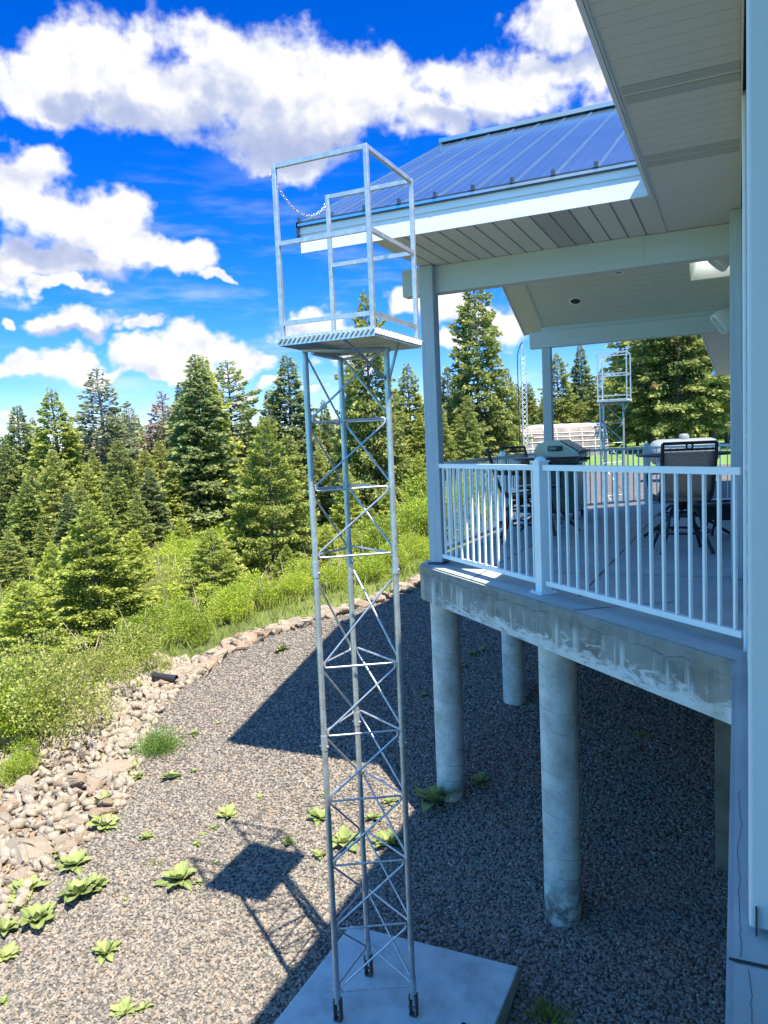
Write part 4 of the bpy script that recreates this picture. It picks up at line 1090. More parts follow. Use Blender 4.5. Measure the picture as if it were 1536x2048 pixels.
kind('spire', m_firblue, seed=1, width=.185, whorls=54, per=8, droop=.25, power=.75, spray=0.0252, sprays=70, irregular=.3)
kind('spire2', m_firmid, seed=21, width=.205, whorls=50, per=8, droop=.30, power=.8, spray=0.0252, sprays=73, irregular=.35)
kind('tall', m_fir, seed=2, width=.235, base=.05, whorls=52, per=9, droop=.22, power=.64, spray=0.0229, sprays=84, irregular=.32)
kind('broad', m_fir, seed=3, width=.31, base=.03, whorls=46, per=9, droop=.35, power=.8, spray=0.0252, sprays=91, irregular=.3)
kind('broad2', m_fir, seed=33, width=.29, base=.04, whorls=46, per=9, droop=.28, power=.72, spray=0.0252, sprays=91, irregular=.4)
kind('young', m_firyoung, seed=4, width=.40, base=.015, whorls=40, per=10, droop=.10, power=.85, spray=0.0237, sprays=192, irregular=.25, up_top=.75)
kind('young2', m_firyoung, seed=44, width=.36, base=.015, whorls=38, per=9, droop=.15, power=.75, spray=0.0252, sprays=166, irregular=.3, up_top=.7)
kind('dark_young', m_firmid, seed=45, width=.42, base=.015, whorls=34, per=9, droop=.10, power=.72, spray=0.0252, sprays=192, irregular=.32, up_top=.6)
kind('sparse', m_firpale, bark=m_barkpale, seed=5, width=.19, base=.10, whorls=42, per=7, droop=.20, power=.7, spray=0.0237, sprays=56, irregular=.45, sparse=.15, stick_every=1)
kind('dry', m_firdry, bark=m_barkpale, seed=6, width=.19, base=.10, whorls=42, per=7, droop=.25, power=.75, spray=0.0229, sprays=56, irregular=.4, sparse=.1, stick_every=1)
kind('gappy', m_firblue, seed=7, width=.22, base=.2, whorls=27, per=7, droop=.18, power=.6, spray=0.0244, sprays=98, irregular=.4, sparse=.08, stick_every=1)
kind('high', m_fir, seed=8, width=.30, base=.18, whorls=38, per=9, droop=.40, power=.5, spray=0.0244, sprays=105, irregular=.35, rbase=.018)

tree_n = 0
def conifer(px, topy, d, key, label, wk=1.0, group='conifers of the wood below the house', name='conifer_tree', zoff=0.0):
    global tree_n
    x, y, z = at_dist(px, d); zt = z_at(px, topy, d)
    h = max(1.0, zt - z)
    cr, tk = KINDS[key]
    o = thing(name, label, 'tree', (x, y, z), group)
    o.rotation_euler = (rng.normal(0, .015), rng.normal(0, .015), rng.uniform(0, 6.28)); o.scale = (h * wk, h * wk, h)
    for nm, me in (('trunk', tk), ('crown', cr)):
        c = bpy.data.objects.new(nm, me); COL.objects.link(c); c.parent = o
    tree_n += 1
    return o
T = conifer
# left wood, along the skyline from left to right
T(46, 811, 52, 'spire', 'dark narrow conifer at the far left of the skyline, tip just above the cloud band', 1.25)
T(6, 872, 47, 'broad', 'dark conifer cut off by the left frame edge below the leftmost skyline tree')
T(115, 778, 46, 'spire2', 'broad dark conifer second from the left on the skyline', 1.25)
T(78, 835, 55, 'spire2', 'thin conifer standing between the two leftmost skyline trees', .9)
T(165, 850, 57, 'tall', 'olive conifer filling the dip left of the thin pale skyline tree', .8)
T(208, 735, 48, 'sparse', 'tall thin grey green conifer with see-through branches, left of centre in the wood', 1.4)
T(235, 815, 56, 'spire2', 'mid green conifer just right of the thin see-through conifer')
T(268, 800, 53, 'sparse', 'short sparse grey conifer in the gap before the reddish tree', .9)
T(302, 850, 50, 'broad', 'olive conifer at the foot of the sparse grey conifer')
T(336, 782, 49, 'dry', 'dying conifer with pinkish red needles beside the big dark fir', 1.35)
T(372, 765, 47, 'spire', 'dark shoulder conifer leaning against the left side of the big dark fir', 1.05)
T(398, 710, 41, 'spire', 'big dark dense fir, tallest of the left wood', 1.22)
T(418, 713, 42, 'spire2', 'second spire rising behind the top of the big dark fir', 1.1)
T(466, 725, 46, 'gappy', 'dark conifer with tiered open branches right of the big dark fir', 1.15)
T(437, 830, 52, 'spire2', 'mid green conifer filling between the big fir and the tiered one')
T(500, 840, 50, 'spire2', 'mid green conifer with its tip below the tiered conifer')
T(540, 780, 49, 'spire', 'narrow dark conifer with a pointed tip left of the tower leg', .95)
T(582, 711, 43, 'spire', 'tall dark pointed fir directly left of the lattice tower', 1.25)
T(625, 830, 55, 'spire2', 'small dark conifer seen through the left bay of the tower')
T(655, 800, 57, 'spire', 'thin conifer seen between the tower legs, below the small cloud', .85)
T(748, 588, 36, 'broad2', 'tall pointed conifer behind the tower, its tip rising over the platform', .68)
T(722, 735, 37, 'tall', 'dense conifer in front of the tall pointed one, behind the tower', .9)
T(822, 728, 44, 'spire2', 'slender conifer just left of the porch corner post', 1.1)
T(790, 810, 48, 'broad', 'mid green conifer between the tower and the porch post', .9)
# lower ranks of the left wood
LOW = [(20, 990, 38, 'spire2', 'dark conifer low at the left frame edge, above the near young firs'), (62, 935, 42, 'broad2', 'dark conifer of the second rank under the leftmost skyline trees'),
       (105, 900, 39, 'tall', 'dark second rank conifer with a brown dead patch under the broad skyline tree'), (150, 960, 36, 'broad', 'olive conifer low in the wood above the pale young fir'),
       (190, 905, 43, 'spire2', 'mid green conifer under the thin see-through conifer'), (238, 880, 41, 'broad2', 'broad olive conifer in the second rank left of the bright shrubs'),
       (282, 900, 42, 'tall', 'dark conifer of the second rank under the sparse grey one'), (322, 880, 44, 'broad', 'grey green conifer beneath the reddish tree'),
       (205, 985, 33, 'spire2', 'small olive conifer standing before the second rank, left of the bright shrub'), (265, 985, 34, 'broad', 'small dark conifer with low boughs just left of the bright shrub'),
       (70, 1040, 31, 'spire2', 'narrow dark young conifer above the left young firs'), (500, 905, 37, 'broad', 'small olive conifer under the tiered conifer, right side'),
       (580, 870, 38, 'broad2', 'broad conifer at the foot of the tall pointed fir by the tower'), (640, 900, 40, 'broad', 'low conifer seen through the left bays of the tower'),
       (690, 880, 42, 'broad2', 'low conifer seen through the right bays of the tower'), (760, 880, 40, 'broad', 'low olive conifer right of the tower under the tall ones')]
for a in LOW: T(*a)
for a in [(45, 960, 34, 'spire2', 'olive pointed conifer between the left frame edge and the brown patched one'), (128, 985, 33, 'spire', 'dark slim conifer behind the biggest young fir, left side'), (170, 930, 40, 'spire2', 'slim olive conifer in the second rank below the filling skyline one'),
          (300, 935, 38, 'spire', 'slim dark conifer above the bright shrub under the sparse grey one'), (345, 925, 40, 'spire2', 'slim olive conifer under the reddish tree, right side'), (5, 1060, 28, 'broad', 'olive conifer cut by the left frame edge above the nearest blue green fir'),
          (455, 900, 45, 'spire2', 'slim conifer under the tiered open one, behind the clearing'), (520, 860, 46, 'spire', 'slim dark conifer left of the tower under the narrow pointed tip'), (230, 950, 36, 'spire2', 'pointed olive conifer right behind the biggest young fir'),
          (845, 830, 40, 'spire2', 'slim conifer touching the porch post on its left'), (700, 820, 46, 'spire2', 'slim conifer between the middle and right tower legs'), (920, 830, 38, 'spire2', 'slim yellow green conifer at the foot of the very tall one, left')]:
    T(a[0], a[1], a[2], a[3], a[4], 1.35)
# near young firs on the slope
YG = 'young firs on the slope below the gravel'
T(178, 1005, 18.5, 'young', 'broad yellow green young fir on the slope, biggest of the near firs', 1.1, YG, 'young_fir')
T(30, 1165, 16.5, 'young2', 'low blue green young fir at the left frame edge on the slope', 1.25, YG, 'young_fir')
T(535, 835, 24, 'dark_young', 'dark young fir with spreading boughs and a bare pale leader, left of the tower', .78, YG, 'young_fir')
T(415, 1058, 19.5, 'dark_young', 'small dark young fir low on the slope beside the stone edge', 1.15, YG, 'young_fir')
T(90, 1085, 22, 'young2', 'pale young fir between the two nearest left firs', .8, YG, 'young_fir')
T(835, 905, 25, 'young', 'yellow green young fir growing just left of the porch post', .8, YG, 'young_fir')
for a in [(470, 1010, 24, 'young', 'bright young fir in the clearing left of the dark young one', .9), (645, 1050, 22, 'young', 'small bright young fir behind the tower left bays, low on the slope', 1.0), (735, 1015, 24, 'dark_young', 'dark small young fir right of the tower middle, among bushes', 1.0),
          (808, 1000, 23, 'young2', 'small bright young fir left of the porch post, below the yellow green one', 1.0), (858, 985, 26, 'dark_young', 'dark small young fir directly under the porch post rail end', 1.0), (255, 1060, 23, 'young2', 'pale young fir right behind the biggest young fir, right side', 1.0),
          (560, 1090, 20.5, 'young', 'small bright young fir at the foot of the dark young one', 1.0), (355, 1035, 30, 'young2', 'small lime young fir at the back of the clearing', 1.0)]:
    T(a[0], a[1], a[2], a[3], a[4], a[5], YG, 'young_fir')
T(600, 1010, 25, 'young2', 'rounded young fir behind the lower left bays of the tower', .9, YG, 'young_fir')
T(775, 965, 27, 'young', 'pale young fir seen right of the tower above the bushes', .8, YG, 'young_fir')
T(690, 935, 29, 'young2', 'olive young fir seen through the middle of the tower', .8, YG, 'young_fir')
# behind the porch
PG = 'tall conifers behind the deck'
T(962, 545, 40, 'tall', 'very tall dense conifer framed between the porch posts', .80, PG)
T(900, 735, 43, 'broad2', 'conifer left of the very tall one, beside the porch post', .85, PG)
T(1015, 735, 41, 'broad', 'olive conifer right of the very tall one, behind the mast', .8, PG)
T(880, 800, 36, 'broad', 'lower olive conifer just right of the porch corner post', .8, PG)
T(940, 790, 34, 'broad2', 'bushy conifer in front of the very tall one', .8, PG)
T(1060, 765, 52, 'spire2', 'yellow green conifer behind the mast top', 1.2, PG)
T(1122, 708, 50, 'broad2', 'pointed olive conifer right of the far porch post', .95, PG)
T(1168, 688, 66, 'spire', 'distant dark blue green spire left of the far tower cage', 1.0, PG)
T(1090, 800, 47, 'broad', 'olive conifer hidden partly by the far porch post', .9, PG)
T(1205, 735, 58, 'broad', 'olive conifer directly behind the far tower cage', 1.0, PG)
T(1160, 800, 49, 'broad2', 'low olive conifer above the greenhouse roof', 1.0, PG)
T(1300, 560, 46, 'high', 'big conifer with a bare trunk right of the far tower', .95, PG)
T(1360, 500, 44, 'high', 'big drooping conifer behind the right bar stool', .95, PG)
T(1425, 520, 47, 'high', 'big conifer with a bare trunk close to the house pilaster', .9, PG)
T(1250, 700, 52, 'high', 'dark conifer between the far tower and the big bare trunked ones', .9, PG)
T(1335, 640, 52, 'high', 'shaded conifer with a slim trunk behind the gas tank', .8, PG)
T(1395, 640, 55, 'high', 'shaded slim conifer in the second row right of the gas tank', .8, PG)
T(1455, 600, 56, 'high', 'shaded conifer at the edge of the house pilaster', .9, PG)
T(1275, 690, 58, 'high', 'shaded slim conifer in the second row left of the gas tank', .8, PG)
fill_label = 'dark conifer of the closed rear rank of the wood'
gg = np.random.default_rng(5)
for i in range(46):
    px = -60 + i * 34 + gg.uniform(-12, 12); d = gg.uniform(62, 84)
    top = np.interp(px, [0, 200, 420, 600, 900, 1200, 1500], [872, 845, 835, 840, 800, 770, 700]) + gg.uniform(-22, 22)
    T(px, top, d, ['spire', 'spire2', 'broad', 'broad2', 'tall'][i % 5], fill_label, gg.uniform(.8, 1.15), 'rear rank of the wood')

# ------------------------------------------------------------------ shrubs
def shrub_mesh(seed, n, leaf, lumps=9, flat=.7, twig=False, mat=None):
    g = np.random.default_rng(seed)
    C = g.normal(0, .32, (lumps, 3)); C[:, 2] = g.uniform(.15, .85, lumps) * flat; rad = g.uniform(.22, .42, lumps)
    k = g.integers(0, lumps, n); u = g.normal(0, 1, (n, 3)); u /= np.linalg.norm(u, axis=1, keepdims=True)
    rr = rad[k] * g.uniform(.35, 1.08, n) ** .5
    P = C[k] + u * rr[:, None] * np.array([1, 1, flat]); P[:, 2] = np.abs(P[:, 2])
    D = u * .6 + g.normal(0, .6, (n, 3)); D[:, 2] += .35
    N = u * .6 + g.normal(0, 1.0, (n, 3)) + np.array([0, 0, .4])
    L = leaf * g.uniform(.6, 1.3, n)
    V, Q = diamonds(P, D, N, L, L * g.uniform(.45, .75, n))
    tp = np.clip((rr / rad[k] - .75) * 3, 0, 1) * g.uniform(0, 1, n)
    return V, Q, np.repeat(tp, 4)
SH = []
for sd_, n, lf, mt in ((1, 10000, .034, m_shrub), (2, 10000, .032, m_shrub), (3, 14000, .025, m_shrubdry), (4, 8500, .036, m_shrub)):
    V, Q, Tp = shrub_mesh(sd_, n, lf, mat=mt); me = raw_mesh('foliage', V, Q, mt, Tp)
    sm_ = MB(); g = np.random.default_rng(sd_ + 50)
    for k in range(14):
        e = g.normal(0, .3, 3); e[:2] = np.clip(e[:2], -.4, .4); e[2] = min(.5, abs(e[2]) + .25)
        sm_.tube([(0, 0, -.05), (e[0] * .4, e[1] * .4, e[2] * .5), tuple(e)], [.010, .007, .003], 5, caps=False)
    ms_ = bpy.data.meshes.new('stem'); ms_.from_pydata(sm_.v, [], sm_.f); ms_.materials.append(m_barkpale); ms_.update()
    SH.append((me, ms_))
def shrub(px, py, size, k, label, hk=1.0):
    x, y, z = at_ground(px, py - (26 if size <= 1.1 else 8))
    if size <= 1.2: size *= .78
    o = thing('shrub', label, 'shrub', (x, y, z - .02), 'shrubs on the slope below the gravel')
    o.rotation_euler = (0, 0, rng.uniform(0, 6.28)); o.scale = (size, size, size * hk)
    for nm, me in (('stem', SH[k][1]), ('foliage', SH[k][0])):
        c = bpy.data.objects.new(nm, me); COL.objects.link(c); c.parent = o
    return o
for a in [(95, 1470, 1.55, 2, 'large rounded twiggy bush at the top of the stone bank, bottom left'), (25, 1500, 1.3, 3, 'leafy bush against the left frame edge above the stones'), (190, 1400, 1.1, 2, 'twiggy bush beside the stone edge right of the large rounded bush'),
          (285, 1320, 1.1, 1, 'leafy green bush just above the black pipe'), (380, 1310, 1.0, 3, 'bright leafy bush at the stone edge, between pipe and small dark fir'), (450, 1270, 1.0, 0, 'leafy bush touching the stones right of the small dark fir'),
          (520, 1245, 1.1, 3, 'dense green bush at the stone edge left of the tower'), (590, 1225, 1.0, 1, 'dense green bush meeting the tower left leg'), (660, 1205, 1.0, 3, 'green bush behind the tower at the stone edge'),
          (730, 1185, 1.0, 0, 'green bush just right of the tower, over the stones'), (795, 1165, 1.0, 3, 'dark leafy bush left of the deck corner column'), (840, 1140, .9, 1, 'leafy bush touching the deck corner'),
          (330, 1080, 1.9, 0, 'vivid lime green bush in the clearing under the reddish tree'), (440, 1065, 2.0, 3, 'vivid green bush in the clearing below the big dark fir'), (500, 1075, 1.6, 1, 'lime green bush between the clearing and the dark young fir'),
          (380, 1150, 1.4, 3, 'lime bush in the middle of the clearing'), (320, 1210, 1.2, 2, 'dry twiggy bush in the clearing by the pale stems'), (290, 1285, 1.1, 0, 'green bush left of the clearing, right of the biggest young fir'),
          (680, 1130, 1.3, 3, 'bright bush seen through the tower above the stones'), (760, 1120, 1.3, 0, 'bright bush right of the tower in the middle distance'), (830, 1085, 1.3, 3, 'bright bush close to the porch post in the middle distance'),
          (620, 1160, 1.2, 0, 'bush behind the tower left leg in the middle distance'), (900, 1080, 1.5, 3, 'bush seen between the side railing balusters next to the porch post'), (950, 1050, 1.5, 0, 'bush seen through the side railing nearer the bar stool'),
          (30, 1590, .6, 3, 'low green growth left of the rubble, close to the frame edge')]:
    shrub(*a)
# undergrowth: one mass of low leaves and grass over the slope
g = np.random.default_rng(77)
Vs = []; Qs = []; Ts = []; n0 = 0
bases = [shrub_mesh(s, 620, .125, lumps=7, flat=.75) for s in (61, 62, 63, 64)]
cnt = 0; DV = {0: ([], [], []), 1: ([], [], []), 2: ([], [], [])}; DN = [0, 0, 0]
while cnt < 640:
    d = g.uniform(10, 52) ; px = g.uniform(-140, 1130)
    x, y, z = at_dist(px, d)
    s = x_out(y) - x
    if s < .9: continue
    if px > 870 and d < 18: continue
    k = g.integers(0, 4); sc = g.uniform(.30, .62) * (1 + d * .016); hk = g.uniform(.5, 1.1)
    if s < 1.5: continue
    if s < 3.2: sc = min(sc, .38)
    V, Q, Tp = bases[k]
    a = g.uniform(0, 6.28); c_, s_ = math.cos(a), math.sin(a)
    W = np.stack([(V[:, 0] * c_ - V[:, 1] * s_) * sc + x, (V[:, 0] * s_ + V[:, 1] * c_) * sc + y, V[:, 2] * sc * hk + z - .03], 1)
    j = 0 if math.sin(x * .9 + 1.3) * math.cos(y * .7) + g.normal(0, .5) > -.25 else (1 if g.random() < .55 else 2)
    DV[j][0].append(W); DV[j][1].append(Q + DN[j]); DN[j] += len(W); DV[j][2].append(Tp * g.uniform(.2, 1)); cnt += 1
for j, (mt, lb) in enumerate(((m_shrub, 'mass of low lime green undergrowth covering the slope'), (m_shrubdry, 'dry twiggy olive undergrowth mixed through the slope'), (m_fir, 'dark green low undergrowth between the lime patches of the slope'))):
    me = raw_mesh('undergrowth', np.concatenate(DV[j][0]), np.concatenate(DV[j][1]), mt, np.concatenate(DV[j][2]))
    COL.objects.link(tag(bpy.data.objects.new('undergrowth', me), lb, 'undergrowth', kind='stuff'))
# meadow grass
n = 60000
d = 5 + 45 * g.random(n) ** 1.2; px = g.uniform(-250, 1150, n)
th = np.array([math.atan2(*ray(p, 900)[:2]) for p in np.linspace(-250, 1150, 100)]); ta_ = np.interp(px, np.linspace(-250, 1150, 100), th)
x = np.sin(ta_) * d; y = np.cos(ta_) * d; s = x_out(y) - x
ok = (s > .15) & ((g.random(n) < .8) | (s > .6)); x, y, d = x[ok], y[ok], d[ok]
P = np.stack([x, y, terrain(x, y) - .03], 1); n = len(P)
D = g.normal(0, .35, (n, 3)); D[:, 2] = 1
Lg = g.uniform(.10, .30, n) * (1 + d * .012)
V, Q = diamonds(P, D, g.normal(0, 1, (n, 3)), Lg, .007 + .0011 * d)
me = raw_mesh('meadow_grass', V, Q, m_grass, np.tile([0, .3, 1, .3], n))
COL.objects.link(tag(bpy.data.objects.new('meadow_grass', me), 'yellow green meadow grass on the slope', 'grass', kind='stuff'))

# ------------------------------------------------------------------ mullein rosettes and weeds in the gravel
def rosette(seed, nleaf=11, upright=.5):
    g = np.random.default_rng(seed); V = []; Q = []; Tp = []
    for k in range(nleaf):
        a = k * 2.39996 + g.normal(0, .15); inner = k / nleaf
        L = (1 - .45 * inner) * g.uniform(.65, 1.15); W = L * g.uniform(.40, .54)
        el_ = .34 + inner * 1.05 * upright + g.normal(0, .08)
        d0 = np.array([math.cos(a), math.sin(a), 0]); sd0 = np.array([-math.sin(a), math.cos(a), 0])
        n0 = len(V); lr = g.uniform(-.2, .35)
        for i in range(7):
            f_ = i / 6; wv = W * .5 * (math.sin(math.pi * min(1, f_ * .92 + .06)) ** .8) * (1 if f_ < .999 else .05)
            ee = el_ - f_ * f_ * .55 * (1 - inner * .5)
            rr = L * f_ * math.cos(el_ * .8); zz = L * (math.sin(el_) * f_ - .28 * f_ * f_ * (1 - inner * .6)) + .02
            for j, sgn in enumerate((-1, -.5, 0, .5, 1)):
                p = d0 * rr + sd0 * wv * sgn + np.array([0, 0, zz + abs(sgn) * wv * .30 + .05 * L * math.sin(9 * f_ + k * 2.1) * abs(sgn) + g.normal(0, .010)])
                V.append(p); Tp.append(min(1, max(0, (.15 + .45 * inner + lr) if abs(sgn) > 0 else .75 + lr)))
        for i in range(6):
            for j in range(4): Q.append((n0 + i * 5 + j, n0 + i * 5 + j + 1, n0 + (i + 1) * 5 + j + 1, n0 + (i + 1) * 5 + j))
    me = raw_mesh('mullein', np.array(V), np.array(Q), m_mullein, np.array(Tp)); me.polygons.foreach_set('use_smooth', [True] * len(Q))
    return me
ROS = [rosette(s, nl, u_) for s, nl, u_ in ((1, 20, .9), (2, 17, .8), (3, 24, 1.05), (4, 15, .6), (5, 12, .85))]
def mullein(px, py, wpx, k, label, name='mullein_plant'):
    x, y, z = at_ground(px, py); dist = math.sqrt(x * x + y * y + (z - EYE) ** 2)
    sz = wpx / F_PX * dist * .5
    o = bpy.data.objects.new(name, ROS[k]); COL.objects.link(o); o.location = (x, y, z + .005); o.scale = (sz * rng.uniform(.85, 1.1), sz * rng.uniform(.85, 1.1), sz * rng.uniform(.8, 1.25)); o.rotation_euler = (rng.normal(0, .13), rng.normal(0, .13), rng.uniform(0, 6.28))
    return tag(o, label, 'plant', 'mullein rosettes in the gravel')
PL = [(208, 1655, 75, 2, 'upright mullein beside the rubble, above the paired big rosettes'), (150, 1735, 75, 0, 'big mullein rosette next to the cream boulder at the rubble edge'), (160, 1795, 95, 2, 'big pale mullein rosette just below the boulder side one'), (195, 1775, 60, 1, 'mullein leaf cluster on the right of the big pale rosette'),
      (55, 1785, 75, 0, 'mullein rosette at the lower end of the rubble, left'), (40, 1820, 70, 3, 'flat mullein rosette nestled between the left rosettes'), (75, 1850, 85, 2, 'full mullein rosette near the lower left, darker centre'), (10, 1870, 75, 0, 'large mullein cut by the left frame edge'), (15, 1915, 60, 1, 'small mullein under the large one at the left frame edge'),
      (5, 2010, 30, 4, 'tiny mullein at the very bottom left frame edge'), (120, 1715, 40, 4, 'small yellowish mullein left of the boulder side rosette'), (208, 1608, 55, 1, 'mullein at the top of the column of plants by the rubble'), (360, 1765, 90, 0, 'wide low mullein rosette in open gravel left of the tower shadow'), (400, 1768, 30, 4, 'little offshoot right of the wide low rosette'),
      (210, 1910, 62, 1, 'lone lime mullein in open gravel near the bottom left'), (250, 2028, 55, 3, 'lime mullein at the bottom edge, left one of two'), (285, 2022, 40, 4, 'lime mullein at the bottom edge, right one of two'), (293, 1680, 42, 1, 'small upright mullein in open gravel right of the rubble'),
      (342, 1558, 48, 2, 'bushy mullein below the feathery green weed'), (275, 1560, 45, 1, 'mullein under the feathery weed, closest to the stones'), (272, 1535, 34, 4, 'small mullein between the feathery weed and the stones'), (390, 1472, 26, 4, 'small mullein right of the feathery weed'), (388, 1545, 22, 3, 'tiny mullein right of the bushy one'),
      (457, 1635, 55, 3, 'mullein just left of the cage shadow top'), (427, 1660, 26, 4, 'small mullein left of the cage shadow'), (408, 1672, 20, 4, 'tiny mullein at the left of the cage shadow row'), (393, 1692, 26, 1, 'little mullein below the cage shadow row'), (430, 1730, 22, 4, 'little mullein by the shadow of the platform'),
      (577, 1690, 40, 2, 'dark upright mullein inside the platform shadow'), (520, 1598, 26, 3, 'small flat weed rosette below the shadow tip'), (640, 1640, 62, 0, 'yellow green mullein against the tower left leg'), (655, 1595, 36, 3, 'small mullein above the one at the tower left leg'), (745, 1640, 50, 1, 'mullein between the tower back and right legs, upper'),
      (690, 1690, 80, 0, 'wide mullein rosette inside the tower'), (640, 1715, 45, 3, 'flat mullein at the foot of the tower left leg'), (775, 1690, 75, 2, 'dark green mullein beside the tower right leg'), (780, 1610, 36, 4, 'small mullein right of the tower legs in the lit wedge'),
      (872, 1612, 130, 2, 'big green mullein at the foot of the corner column'), (962, 1568, 62, 4, 'shaded mullein right of the corner column foot'), (565, 1303, 42, 1, 'mullein near the stones high on the gravel'), (850, 1395, 26, 3, 'shaded weed left of the corner column'), (945, 1310, 34, 1, 'shaded mullein behind the corner column, left'), (965, 1305, 30, 4, 'shaded mullein behind the corner column, right'), (928, 1335, 26, 3, 'shaded little mullein below the pair behind the corner column'), (252, 1805, 16, 4, 'tiny seedling in open gravel left of the wide low rosette'), (437, 1450, 16, 3, 'tiny yellow seedling in the upper gravel')]
for a in PL: mullein(*a)
# feathery and grassy weeds
def tuft(name, px, py, wpx, n, label, mat, broad, seed, group='grassy weeds in the gravel'):
    g = np.random.default_rng(seed); x, y, z = at_ground(px, py); dist = math.sqrt(x * x + y * y + (z - EYE) ** 2); sz = wpx / F_PX * dist * .5
    P = g.normal(0, .35, (n, 3)); P[:, 2] = np.abs(g.normal(0, .35, n)) * (1 if broad else .15)
    D = P * np.array([1, 1, .3]) + g.normal(0, .3, (n, 3)); D[:, 2] += .7
    Lw = g.uniform(.25, .6, n) if not broad else g.uniform(.08, .17, n)
    V, Q = diamonds(P, D, g.normal(0, 1, (n, 3)), Lw, Lw * (.12 if not broad else .25))
    me = raw_mesh(name, V * sz, Q, mat, np.tile([0, .3, 1, .3], n))
    o = bpy.data.objects.new(name, me); COL.objects.link(o); o.location = (x, y, z)
    return tag(o, label, 'weed', group)
tuft('feathery_weed', 318, 1505, 105, 2200, 'feathery bright green weed at the stone edge of the gravel', m_feather, True, 1)
tuft('grass_tuft', 1285, 1475, 40, 90, 'shaded grass tuft under the deck near the foundation pier', m_grass, False, 2)
tuft('grass_tuft', 1183, 1662, 22, 60, 'small shaded grass tuft right of the front column', m_grass, False, 3)
tuft('grass_tuft', 1090, 2040, 90, 240, 'grass tuft at the bottom edge right of the concrete pad', m_grass, False, 4)
tuft('grass_tuft', 315, 1730, 36, 70, 'thin dry grass tuft in open gravel above the wide low rosette', m_grass, False, 5)

# bare stems and dry grass standing in the brush, straw on the gravel
n = 900; d = g.uniform(9, 30, n); px = g.uniform(-60, 900, n)
P = np.array([at_dist(a_, b_) for a_, b_ in zip(px, d)]); s = x_out(P[:, 1]) - P[:, 0]; P = P[s > 1.2]; n = len(P)
D = g.normal(0, .28, (n, 3)); D[:, 2] = 1; Lg = g.uniform(.4, 1.15, n)
V, Q = diamonds(P, D, g.normal(0, 1, (n, 3)), Lg, np.full(n, .022))
m_straw = paint('dry_stem', (.34, .28, .17), .9, vary=.3)
COL.objects.link(tag(bpy.data.objects.new('dry_stems', raw_mesh('dry_stems', V, Q, m_straw)), 'pale dry stems standing among the undergrowth', 'dry stems', kind='stuff'))
n = 420; y = g.uniform(2.6, 11, n); x = np.array([g.uniform(float(x_in(b_)) + .2, .2) for b_ in y])
P = np.stack([x, y, z_plane(y) + .022], 1); D = g.normal(0, 1, (n, 3)); D[:, 2] *= .08
V, Q = diamonds(P, D, np.tile([0, 0, 1.0], (n, 1)) + g.normal(0, .2, (n, 3)), g.uniform(.04, .16, n), np.full(n, .006))
COL.objects.link(tag(bpy.data.objects.new('straw_litter', raw_mesh('straw_litter', V, Q, m_straw)), 'bits of dry straw scattered on the gravel', 'straw', kind='stuff'))

# ------------------------------------------------------------------ stones
def rock_mesh(seed):
    g = np.random.default_rng(seed); bm = bmesh.new()
    pts = g.normal(0, 1, (16, 3)); pts /= np.linalg.norm(pts, axis=1, keepdims=True); pts *= g.uniform(.75, 1.05, (16, 1)) * np.array([1, .8, .6])
    for p in pts: bm.verts.new(p)
    bmesh.ops.convex_hull(bm, input=bm.verts[:])
    for v_ in [v_ for v_ in bm.verts if not v_.link_faces]: bm.verts.remove(v_)
    bmesh.ops.bevel(bm, geom=bm.edges[:], offset=.07, segments=2, affect='EDGES')
    bmesh.ops.triangulate(bm, faces=bm.faces[:]); bmesh.ops.subdivide_edges(bm, edges=bm.edges[:], cuts=1)
    for v_ in bm.verts: v_.co += Vector(g.normal(0, .012, 3))
    me = bpy.data.meshes.new('stone'); bm.to_mesh(me); bm.free(); me.materials.append(m_rock); return me
RK = [rock_mesh(s) for s in range(100, 112)]
def rock(x, y, size, k, label, group=None, sink=.25):
    z = float(terrain(x, y)); o = bpy.data.objects.new('stone', RK[k]); COL.objects.link(o)
    o.location = (x, y, z + size * (.42 - sink)); o.scale = (size, size * rng.uniform(.7, 1.0), size * rng.uniform(.6, .95)); o.rotation_euler = (rng.normal(0, .25), rng.normal(0, .25), rng.uniform(0, 6.28))
    return tag(o, label, 'stone', group)
BIG = [(205, 1560, .28, 'long cream boulder in the middle of the rubble bank'), (230, 1548, .25, 'flat pale slab stone beside the long cream boulder'), (190, 1580, .16, 'stone leaning over a dark hollow in the rubble bank'), (60, 1725, .33, 'large cream boulder at the lower end of the rubble, beside mullein leaves'),
       (40, 1765, .18, 'orange tan boulder below the large cream one'), (95, 1690, .16, 'brown stone above the large cream boulder'), (228, 1428, .15, 'upright pale block on top of the stone edge under the bush'), (255, 1445, .19, 'wide cream stone right of the upright block'), (265, 1465, .13, 'round cream stone below the wide cream one'),
       (205, 1490, .17, 'yellowish stone high in the rubble bank'), (180, 1520, .15, 'grey cream stone left of the flat slab'), (345, 1355, .20, 'long pale stone just above the black pipe'), (548, 1258, .17, 'rust red boulder in the stone edge left of the tower'), (485, 1277, .18, 'pale boulder left of the rust red one'), (520, 1265, .15, 'tan stone touching the rust red boulder'), (578, 1250, .15, 'pale stone right of the rust red boulder'),
       (845, 1165, .20, 'tan boulder at the end of the stone edge by the deck corner'), (820, 1182, .16, 'tan stone beside the boulder at the deck corner'), (150, 1650, .16, 'pinkish stone in the lower rubble bank'), (175, 1640, .14, 'cream stone right of the pinkish one in the lower rubble')]
for i, (px, py, sz, lb) in enumerate(BIG):
    x, y, z = at_ground(px, py); o = rock(x, y, sz, i % 12, lb, 'stones edging the gravel')
g = np.random.default_rng(9)
